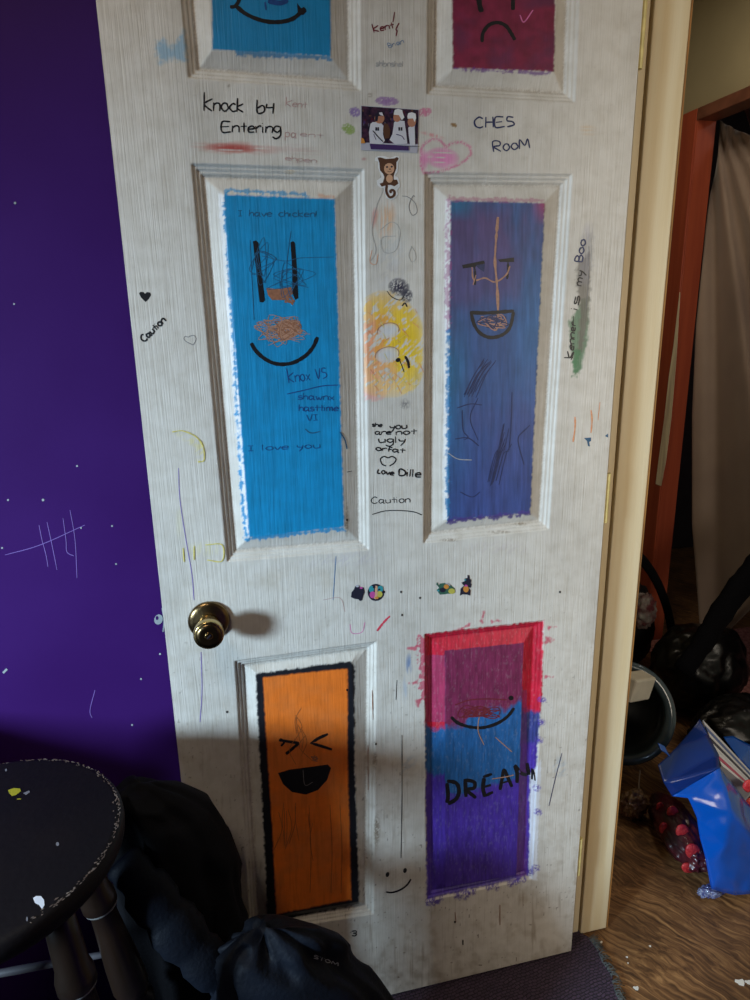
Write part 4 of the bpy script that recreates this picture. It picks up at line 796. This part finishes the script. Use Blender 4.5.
for nm_,lb_,fn_ in (('paint_spot','yellow paint spot',lambda I:(I.fill([(8,790),(14,788),(20,788.5),(21,791),(16,795),(12,796),(9,793)],m_yspot,.0004,DS))),
    ('paint_spot','small grey spot beside the yellow one',lambda I:I.fill([(23,793),(29,790.5),(30,792),(26,795)],m_gspot,.0004,DS)),
    ('paint_spot','white paint spot',lambda I:I.fill([(33,898),(36,896),(41,896),(44,900),(44.5,905),(42,909),(39,905),(35,903)],m_wspot,.0004,DS)),
    ('paint_spot','tiny grey spot in the middle of the seat',lambda I:I.disc(57.5,844,1.6,2,m_gspot,.0004,fn=DS)),
    ('paint_spot','tiny grey spot at the far rim',lambda I:I.disc(6,770,1.,1.4,m_gspot,.0004,fn=DS)),
    ('paint_spot','thin grey dash near the rim',lambda I:I.disc(27,919,.9,2.4,m_gspot,.0004,fn=DS)),
    ('paint_spot','short yellow dash',lambda I:I.stroke([(17,799),(21,799)],1.3,m_yspot,.0004,fn=DS))):
    I=Ink(); fn_(I); I.build(nm_,stl,lb_)
def legline(pa,za,pb,zb):
    a=at(*pa,2,za); b=at(*pb,2,zb); return a,b
# right rear leg and front right leg traced, the others mirror them through the seat
a1=at(101,886,2,.66); a1=np.array([a1[0],a1[1],.66]); b1=at(141,1000,2,.42)
dirn=(b1-a1)/np.linalg.norm(b1-a1)
tops=[]; 
def turned(name,a,b,k=1.):
    a=Vector(tuple(a)); d=(Vector(tuple(b))-a); t=(a.z-.0+.0)/(-d.z); e=a+d*t; top=a-d*((SZ-.034-a.z)/d.z*-1)
    ax=(e-top); L=ax.length
    pr=[(.016,0),(.018,.05),(.019,.09),(.0225,.105),(.0225,.118),(.016,.125),(.018,.16),(.023,.23),(.0245,.27),(.021,.285),(.0175,.29),(.024,.30),(.024,.312),(.018,.32),(.021,.40),(.0225,.47),(.018,.55),(.014,L-.006),(.012,L)]
    bm=bmesh.new(); lathe(bm,[(r*k,h) for r,h in pr],top,ax,24); o=bmobj(name,bm,m_leg,stl,True)
    for h in (.119,.313):
        bm=bmesh.new(); lathe(bm,[(.0185*k,h-.002),(.0212*k,h),(.0212*k,h+.003),(.0185*k,h+.005)],top,ax,24); r=bmobj('leg_ring',bm,m_ring,o,True)
    return top,ax.normalized()
cen=Vector((sc_[0],sc_[1]))
LEG=[]
ra=(np.array([-.128,-.176]),np.array([-.060,-.105]))
for ang,ra_ in ((16,.105),(-36,.120),(-152,.105),(160,.105)):
    ang=math.radians(ang)
    t=Vector((sc_[0]+ra_*math.cos(ang),sc_[1]+ra_*math.sin(ang),.70)); b=Vector((sc_[0]+.21*math.cos(ang),sc_[1]+.21*math.sin(ang),0))
    LEG.append((t,b)); turned('leg',t,b)
def lp(k,z): t,b=LEG[k%4]; return t+(b-t)*((.70-z)/.70)
for k,z in ((0,.30),(1,.36),(2,.30),(3,.50),(1,.18)):
    a=lp(k,z); b=lp(k+1,z); bm=bmesh.new(); pts=[a+(b-a)*i/8 for i in range(9)]; tube(bm,pts,[.004,.0045,.005,.0052,.0055,.0052,.005,.0045,.004],14); bmobj('rung',bm,m_rung,stl,True)

# ------------------------------------------------------------ cloth heaps
def heap(name,prof,m,seed,label,cat,nr=72,nh=70,fold=.02,sub=1,lean=(0,0),group=None,fr=5.,pinch=0,top=None,rough=1.):
    """a draped heap: horizontal outlines (z, cx, cy, rx, ry) lofted and pulled into running folds"""
    R=np.random.RandomState(seed); ph=R.rand(12)*6.28; bm=bmesh.new(); prof=np.array(prof,float); zs_=np.linspace(0,1,nh); rows=[]
    zz=prof[:,0]; tt=np.linspace(0,1,len(zz))
    for t in zs_:
        z,cx,cy_,rx,ry=[np.interp(t,tt,prof[:,i]) for i in range(5)]
        row=[]
        for k in range(nr):
            a=2*math.pi*k/nr
            w=.5*math.sin(a*fr+ph[0]+3*t*math.sin(ph[6]+a))+.35*math.sin(a*(fr*2.3//1)+ph[1]-5*t)+.4*math.sin(a*2+t*9+ph[2])+.25*math.sin(a*11//1+ph[3]+t*6+2*math.sin(a*3))
            w2=.5*math.sin(t*17+2*math.sin(a*2+ph[4])+a)+.4*math.sin(t*29+a*3+ph[5])
            g=fold*(w*.8+w2*.6*rough)*min(1,(1-t)*6+.05)
            g=-abs(g)*.6+g*.6
            row.append(bm.verts.new((cx+(rx+g)*math.cos(a),cy_+(ry+g)*math.sin(a),max(.004,z+fold*.35*math.sin(a*3+ph[7]+t*8)*min(1,t*3)))))
        rows.append(row)
    for A,B in zip(rows,rows[1:]):
        for k in range(nr): bm.faces.new((A[k],A[(k+1)%nr],B[(k+1)%nr],B[k]))
    bm.faces.new(rows[0]); bm.faces.new(rows[-1][::-1])
    o=bmobj(name,bm,m,None,True)
    if label: tag(o,label,cat,group)
    return o
m_coat=mat('navy_black_cloth',(.0030,.0055,.012),.65,col2=(.0018,.0026,.005),vscale=7,bump=.25,bscale=160,spec=.2); m_coat2=mat('black_cloth',(.0028,.0028,.0038),.8,col2=(.0040,.0042,.006),vscale=8,bump=.25,bscale=200,spec=.15)
# big dark coat heaped against the wall behind the stool, second jacket in front of it
def px2(x,y,Y): p=at(x,y,1,Y); return p
heap('dark_coat',[(.0,.02,-.10,.095,.07),(.12,.015,-.10,.095,.07),(.28,.0,-.10,.10,.072),(.40,-.005,-.10,.10,.072),(.48,-.005,-.10,.098,.070),(.55,-.015,-.10,.092,.066),(.61,-.03,-.10,.082,.058),(.645,-.045,-.10,.058,.045),(.665,-.055,-.10,.03,.025),(.67,-.055,-.10,.006,.006)],m_coat2,3,'black coat heaped up between the stool and the white door','coat',fold=.012)
jk=heap('dark_jacket',[(.004,.22,-.235,.17,.07),(.08,.215,-.235,.165,.07),(.16,.205,-.232,.155,.07),(.25,.185,-.23,.145,.068),(.32,.165,-.23,.13,.066),(.38,.145,-.23,.117,.062),(.43,.13,-.228,.10,.055),(.465,.12,-.228,.075,.043),(.485,.115,-.228,.035,.022),(.49,.115,-.228,.006,.006)],m_coat,8,'navy jacket with small white lettering lying in front of the black coat','jacket',fold=.020,fr=6)
sleeve=bmesh.new(); tube(sleeve,crom([(-.075,-.165,.60),(-.045,-.185,.56),(-.01,-.20,.50),(.03,-.215,.44),(.07,-.225,.38)],6),[.022+.012*math.sin(i*.13)+.003*math.sin(i*1.1)+.002*math.sin(i*2.3) for i in range(25)],20,.6); bmobj('sleeve',sleeve,m_coat,jk,True)
# lettering on the jacket: projected on a patch just in front of the surface
bpy.context.view_layer.update()
dg=bpy.context.evaluated_depsgraph_get()
from mathutils.bvhtree import BVHTree
bv=BVHTree.FromObject(jk,dg)
def DJ(px,py,off):
    d=Vector(tuple(f_+r_*((px-375)/F)-u_*((py-500)/F))).normalized(); h=bv.ray_cast(Vector(tuple(CAM)),d)
    if h[0] is None: return at(px,py,1,-.4)
    return np.array(h[0]-d*.0012)
I=Ink(); m_let=mat('white_jacket_print',(.25,.26,.28),.6)
try:
    write(I,'STOM',313,958,338,966,2.1,.9,m_let,fn=DJ,jit=.02); I.build('lettering',jk,'small white letters STOM')
except Exception as ex_: print('lettering',ex_)

# ------------------------------------------------------------ things on the hall floor
m_bag=mat('glossy_black_plastic',(.002,.002,.0025),.33,bump=.35,bscale=9,spec=.35); m_blk=mat('matt_black_fabric',(.0025,.0025,.004),.9,spec=.1,bump=.4,bscale=80)
def lump(name,c,r,m,seed,label,cat,amp=.18,freq=3.,sharp=True,group=None,flatb=True,rot=0.):
    ca_,sa_=math.cos(rot),math.sin(rot)
    from mathutils import noise as ns
    bm=bmesh.new(); bmesh.ops.create_icosphere(bm,subdivisions=5,radius=1)
    for v in bm.verts:
        p=v.co.copy(); n=ns.noise(p*freq+Vector((seed*7.1,seed,3))); n2=ns.noise(p*freq*2.6+Vector((seed,seed*3.,9))); n3=abs(ns.noise(p*freq*1.7+Vector((seed*2,5,1))))
        s=1+amp*(n*.8+n2*.35)-(amp*.9*max(0,.16-n3)*3 if sharp else 0)
        q=Vector((p.x*r[0]*s,p.y*r[1]*s,p.z*r[2]*s)); q=Vector((q.x*ca_-q.y*sa_,q.x*sa_+q.y*ca_,q.z))+Vector(c)
        if flatb and q.z<.004: q.z=.004+(.0005*n)
        v.co=q
    o=bmobj(name,bm,m,None,True)
    if label: tag(o,label,cat,group)
    return o
p=at(690,690,1,.72); lump('garbage_bag',(p[0]+.06,.76,.15),(.17,.13,.16),m_bag,2,'glossy black plastic bag behind the blue bag','bag',.16,1.5)
p=at(735,690,1,.5); lump('garbage_bag',(p[0]+.05,.50,.085),(.17,.11,.10),m_bag,5,'flatter black plastic bag right behind the open blue bag top','bag',.16,1.7)
p=at(728,672,1,.86); lump('black_garment',(p[0]-.03,.92,.08),(.08,.08,.085),m_blk,9,'crumpled black cloth beside the reddish carpet','cloth',.3,3.)
# patterned cloth inside a dark backpack by the jamb
m_pat=mat('red_white_print',(.08,.01,.015),.8,col2=(.20,.19,.17),vscale=28,detail=2); m_navyc=mat('navy_backpack_cloth',(.006,.005,.009),.7,bump=.3,bscale=60)
p=at(636,640,1,1.02); bp_=lump('backpack',(p[0]-.06,1.08,.18),(.16,.12,.19),m_navyc,12,'dark backpack with an arched strap just past the cream jamb','backpack',.12,2.)
q=at(646,608,1,.88); o=lump('printed_cloth',(q[0]-.01,.88,q[2]-.01),(.045,.035,.065),m_pat,14,None,None,.25,4.,flatb=False); o.parent=bp_; o['label']='red and white printed cloth sticking out'
bm=bmesh.new(); pts=[at(x,y,1,.93) for x,y in [(628,548),(644,562),(658,584),(668,612),(672,640),(664,662)]]; pts=crom(pts,5); tube(bm,pts,.022,14,.5); o=bmobj('strap',bm,m_blk,bp_,True)
# thick padded strap-like roll rising to the right
bm=bmesh.new(); pts=crom([at(x,y,1,yy) for x,y,yy in [(682,672,.62),(702,644,.63),(718,618,.64),(736,592,.65),(756,566,.66),(780,536,.67)]],5); tube(bm,pts,[.034+.008*math.sin(i*.11)+.002*math.sin(i*1.3)+.0015*math.sin(i*2.9) for i in range(len(pts))],18,.6); o=bmobj('rolled_trousers',bm,m_blk,None,True); tag(o,'long dark rolled garment slanting up to the right in front of the curtain','clothing')
# tipped open bin with a shiny lip
m_tub=mat('dark_plastic_tub',(.012,.016,.018),.3,coat=.2); m_lip=mat('smoky_grey_plastic_lip',(.035,.055,.068),.2,coat=.5,var=.4,vscale=8,bump=.4,bscale=20)
cc_=at(622,712,1,.50); ax=Vector((-.35,-.80,.42)).normalized(); bn=empty('plastic_tub',(cc_[0],.52,0)); tag(bn,'tipped dark tub with a shiny curved rim beside the cream jamb','tub')
o3=Vector(tuple(cc_))
bm=bmesh.new(); lathe(bm,[(.085,-.22),(.10,-.18),(.118,-.05),(.125,0),(.120,-.001),(.112,-.05),(.095,-.17),(.01,-.2)],o3,ax,48,False); bmobj('tub_body',bm,m_tub,bn,True)
bm=bmesh.new(); lathe(bm,[(.119,-.014),(.136,-.018),(.149,-.006),(.147,.006),(.131,.012),(.119,.004),(.119,-.014)],o3,ax,64,False); bmobj('rim',bm,m_lip,bn,True)
m_wp=mat('cream_plastic',(.62,.58,.48),.5,var=.08); wp=at(636,686,1,.46)
bm=bmesh.new(); bmesh.ops.create_cube(bm,size=1); 
for v in bm.verts: v.co=Vector((v.co.x*.095,v.co.y*.05,v.co.z*.070))
bmesh.ops.rotate(bm,verts=bm.verts,cent=(0,0,0),matrix=Matrix.Rotation(.25,3,'Y')@Matrix.Rotation(.35,3,'Z')); bmesh.ops.translate(bm,verts=bm.verts,vec=Vector(tuple(wp))); o=bmobj('cream_carton',bm,m_wp,None,False,.006); tag(o,'small cream carton lying inside the tipped dark tub','carton')
# blue plastic bag
m_bp=mat('blue_plastic',(.0,.075,.42),.22,coat=.5,bump=.35,bscale=14); m_bps=mat('blue_plastic_shaded',(.0,.022,.15),.3,coat=.3,bump=.4,bscale=14)
def P3(x,y,Y): return tuple(at(x,y,1,Y))
bb=empty('plastic_shopping_bag',(1.25,.2,0)); tag(bb,'open glossy blue plastic shopping bag on the hall floor','bag')
def sheet(name,Vt,Fc,m,parent,th=.0025,sub=3,rough=.006,seed=0,label=None):
    from mathutils import noise as ns
    bm=bmesh.new(); vs=[bm.verts.new(v) for v in Vt]
    for f in Fc: bm.faces.new([vs[i] for i in f])
    bmesh.ops.triangulate(bm,faces=bm.faces[:])
    bmesh.ops.subdivide_edges(bm,edges=bm.edges[:],cuts=7,use_grid_fill=True)
    for v in bm.verts:
        p=v.co; n=ns.noise(p*16+Vector((seed,0,0))); n2=abs(ns.noise(p*30+Vector((0,seed,0)))); bnd=any(len(e.link_faces)==1 for e in v.link_edges)
        k=.35 if bnd else 1; v.co=p+Vector((.3,-1,.3)).normalized()*(rough*(n*1.1-n2*.7)*k)
        if v.co.z<.004: v.co.z=.004
    me=bpy.data.meshes.new(name); bmesh.ops.recalc_face_normals(bm,faces=bm.faces); bm.to_mesh(me); bm.free(); o=link(name,me,m,parent,True)
    s=o.modifiers.new('s','SOLIDIFY'); s.thickness=th; s.offset=0
    if label: o['label']=label
    return o
# front wall of the bag; the flap's plastic is painted darker as its shaded side
Vf=[P3(700,719,.26),P3(694,727,.25),P3(676,748,.20),P3(658,765,.16),P3(664,783,.14),P3(672,796,.13),P3(720,768,.13),P3(719,755,.17),P3(708,735,.22)]
sheet('bag_flap',Vf,[(0,1,2,8),(2,3,4,7),(2,7,8),(4,5,6,7)],m_bps,bb,rough=.003,seed=1,label='dark folded flap of the blue bag')
Vg=[P3(672,796,.13),P3(720,768,.128),P3(727,777,.125),P3(745,800,.12),P3(770,830,.12),P3(800,850,.12),P3(688,798,.11),P3(697,818,.09),P3(700,838,.075),P3(707,862,.05),P3(712,889,.035),P3(735,895,.03),P3(760,893,.035),P3(800,885,.05),P3(733,812,.065),P3(725,845,.045),P3(760,850,.06)]
sheet('bag_front',Vg,[(0,1,6),(1,2,14,6),(2,3,14),(6,14,7),(7,14,15,8),(3,4,16,14),(14,16,15),(8,15,9),(9,15,11,10),(15,16,12,11),(4,5,13,16),(16,13,12)],m_bp,bb,rough=.007,seed=4)
Vb=[P3(724,737,.36),P3(733,736,.36),P3(750,745,.34),P3(790,775,.32),P3(800,860,.34),P3(752,772,.30),P3(740,760,.30)]
sheet('bag_back',Vb,[(0,1,6),(1,2,5,6),(2,3,5),(3,4,5)],m_bp,bb,rough=.005,seed=6)
# bag's hidden back and bottom so it is a full bag
c1=P3(800,885,.05); sheet('bag_side',[P3(698,818,.09),P3(712,889,.035),(1.37,.34,.006),(1.33,.36,.15)],[(0,1,2,3)],m_bp,bb,rough=.003,seed=3)
sheet('bag_base',[P3(712,889,.035),P3(800,885,.05),(1.62,.36,.006),(1.35,.34,.006)],[(0,1,2,3)],m_bp,bb,rough=.002,seed=9)
I=None
sheet('twisted_tip',[P3(658,743,.17),P3(664,746,.17),P3(670,757,.165),P3(667,754,.16),P3(661,750,.16)],[(0,1,2,3,4)],m_bp,bb,rough=.001)
# crumpled clear-blue corner at the foot of the bag
m_clear=mat('crumpled_printed_plastic',(.01,.015,.14),.25,col2=(.25,.28,.40),vscale=70,coat=.5,bump=1,bscale=60)
c_=at(718,888,1,.045); lump('wrapper_corner',(c_[0],.062,.010),(.034,.016,.013),m_clear,21,None,None,.4,4.,flatb=True); o=bpy.data.objects['wrapper_corner']; o.parent=bb; o.matrix_parent_inverse=Matrix.Translation(-bb.location); o['label']='crumpled printed plastic poking from under the bag'
# magazines with striped edges inside the bag
m_str=[mat('magazine_white',(.70,.72,.78),.4),mat('magazine_blue',(.10,.16,.38),.4),mat('magazine_red',(.5,.08,.16),.4),mat('magazine_dark',(.04,.04,.07),.4)]
order=[0,1,0,3,0,0,2,0]
A0=[np.array(v) for v in ((703,720),(722,766))]; B0=[np.array(v) for v in ((770,792),(752,790))]
for i in range(8):
    t0,t1=i/8,(i+.86)/8; a=A0[0]*(1-t0)+A0[1]*t0; b=A0[0]*(1-t1)+A0[1]*t1; c=B0[0]*(1-t0)+B0[1]*t0; d=B0[0]*(1-t1)+B0[1]*t1
    y=.255-.012*i
    V4=[P3(*a,y),P3(*b,y-.008),P3(*d,y-.03),P3(*c,y-.02)]; bk=[(x+.015,yy+.05,max(.01,z-.10)) for x,yy,z in V4]
    o=mesh('magazine',V4+bk,[(0,1,2,3),(4,7,6,5),(0,4,5,1),(1,5,6,2),(2,6,7,3),(3,7,4,0)],m_str[order[i]])
    nm=['pale','blue-edged','white','dark','thin white','white','red-edged','lowest white'][i]
    tag(o,['topmost pale magazine edge in the blue bag','blue magazine just under the top one in the blue bag','white magazine third from the top in the blue bag','dark-edged magazine in the middle of the blue bag','white magazine directly under the dark-edged one','white magazine just above the red-edged one','red-edged magazine near the bottom of the stack in the bag','lowest white magazine above the red fruit in the bag'][i],'magazine','magazines standing in the blue bag')
# red fruit packets
m_fruit=mat('red_strawberry',(.42,.010,.02),.4,col2=(.62,.05,.045),vscale=140,coat=.15,bump=.6,bscale=260); m_pack=mat('dark_red_packet',(.07,.006,.012),.3,col2=(.02,.008,.010),vscale=18,coat=.3,bump=.3,bscale=30)
def berry(x,y,Y,rx,ry,ang,parent,label=None):
    c=Vector(P3(x,y,Y)); bm=bmesh.new(); bmesh.ops.create_uvsphere(bm,u_segments=20,v_segments=14,radius=1)
    for v in bm.verts:
        k=1-.28*v.co.z*(-1 if True else 1) if v.co.z<0 else 1.; v.co=Vector((v.co.x*rx*(1+.35*min(0,v.co.z)),v.co.y*rx*.45,v.co.z*ry))
    bmesh.ops.rotate(bm,verts=bm.verts,cent=(0,0,0),matrix=Matrix.Rotation(math.radians(ang),3,'Y')); bmesh.ops.translate(bm,verts=bm.verts,vec=c)
    return bmobj('strawberry',bm,m_fruit,parent,True)
e0=at(655,800,2,.03); e1=at(703,880,2,.02); em=(e0+e1)/2; el=float(np.hypot(*(e1-e0)[:2]))/2; ea=math.atan2(e1[1]-e0[1],e1[0]-e0[0])
pk=lump('fruit_packet',(em[0]+.004,em[1]+.004,.042),(el,.055,.045),m_pack,31,'dark red packet printed with strawberries spilling left of the blue bag','packet',.16,2.4,rot=ea)
bpy.context.view_layer.update(); bvp=BVHTree.FromObject(pk,bpy.context.evaluated_depsgraph_get())
for x,y,a,k in ((673,814,-25,1.),(683,833,-28,1.1),(693.5,852,-38,1.12),(664,829,-20,.8),(688,868,-50,.8),(660,808,-10,.7)):
    d=Vector(tuple(f_+r_*((x-375)/F)-u_*((y-500)/F))).normalized(); h=bvp.ray_cast(Vector(tuple(CAM)),d)
    Y=(h[0].y if h[0] else .15)
    o=berry(x,y,Y+.003,.0165*k,.027*k,a,None); o.parent=pk
pk2=lump('fruit_packet',(at(752,795,1,.16)[0]+.03,.165,at(752,795,1,.16)[2]-.02),(.030,.012,.038),mat('tan_packet',(.30,.24,.16),.25,col2=(.12,.08,.05),vscale=40,coat=.5),35,'tan packet with two red strawberries inside the blue bag opening','packet',.2,3.,flatb=False)
for x,y in ((748,786),(750,804)): o=berry(x,y,.125,.015,.018,-10,None); o.parent=pk2
# thin cable loop and dark crumpled wrapper by the packet
bm=bmesh.new(); tube(bm,crom([at(x,y,1,yy) for x,y,yy in [(640,770,.40),(639,790,.36),(645,801,.33),(655,805,.31),(662,800,.30)]],6),.0022,6); o=bmobj('thin_wire',bm,mat('tan_wire',(.25,.18,.12),.4),None,True); tag(o,'thin tan wire loop curling on the floor left of the red packet','wire')
p=at(668,790,1,.30); lump('wrapper',(p[0]-.075,.335,.04),(.04,.03,.04),mat('brown_red_wrapper',(.09,.03,.02),.35,col2=(.20,.12,.05),vscale=20,coat=.3),41,'brown and red crumpled wrapper between the tub and the strawberry packet','wrapper',.35,3.)

# ------------------------------------------------------------ unseen cabinet, added left of the stool to shade the wall
m_cab=mat('dark_cabinet_wood',(.08,.045,.03),.5,var=.2,vscale=10,stretch=(1,1,8))
cb=empty('shade_cabinet',(-.83,-.08,0)); tag(cb,'unseen low dark cabinet added left of the stool to shade the purple wall','cabinet')
box('cabinet_body',-1.22,-.46,-.29,.065,.03,.735,m_cab,cb,.004); box('cabinet_top',-1.23,-.45,-.305,.07,.735,.765,m_cab,cb,.004)
for x in (-1.20,-.83): box('cabinet_door',x,x+.36,-.308,-.292,.06,.70,m_cab,cb,.003)

# ------------------------------------------------------------ lights
def area(name,loc,to,sx_,sy2,power,colr,spread=math.pi):
    l=bpy.data.lights.new(name,'AREA'); l.shape='RECTANGLE'; l.size=sx_; l.size_y=sy2; l.energy=power; l.color=colr; l.spread=spread
    o=bpy.data.objects.new(name,l); C.objects.link(o); o.location=loc; o.rotation_euler=(Vector(to)-Vector(loc)).to_track_quat('-Z','Y').to_euler(); return o
area('window_daylight',(-2.2,-1.55,1.41),(0,0,.95),.46,.46,143,(.60,.81,1.0))
area('ceiling_lamp',(-.45,-.85,2.38),(-.45,-.85,0),.35,.35,9.0,(1.,.85,.66))
area('hall_daylight',(1.30,-1.6,1.3),(1.2,.4,.7),.5,.8,11.5,(1.,.88,.72))
area('hall_fill_light',(1.25,.75,2.38),(1.25,.75,0),.3,.3,3.6,(1.,.86,.66))  # added fill that brightens the red casing; no such lamp is seen
area('far_room_fill',(2.7,.3,2.38),(2.6,.6,0),.3,.3,2.4,(1.,.92,.9))  # unseen source, added to brighten the red carpet and pink cloth
w=bpy.data.worlds.new('w'); bpy.context.scene.world=w; w.use_nodes=True; w.node_tree.nodes['Background'].inputs[0].default_value=(.5,.6,.8,1); w.node_tree.nodes['Background'].inputs[1].default_value=.3
vs=bpy.context.scene.view_settings; vs.view_transform='Standard'; vs.look='None'; vs.exposure=0; vs.gamma=1; vs.use_curve_mapping=False
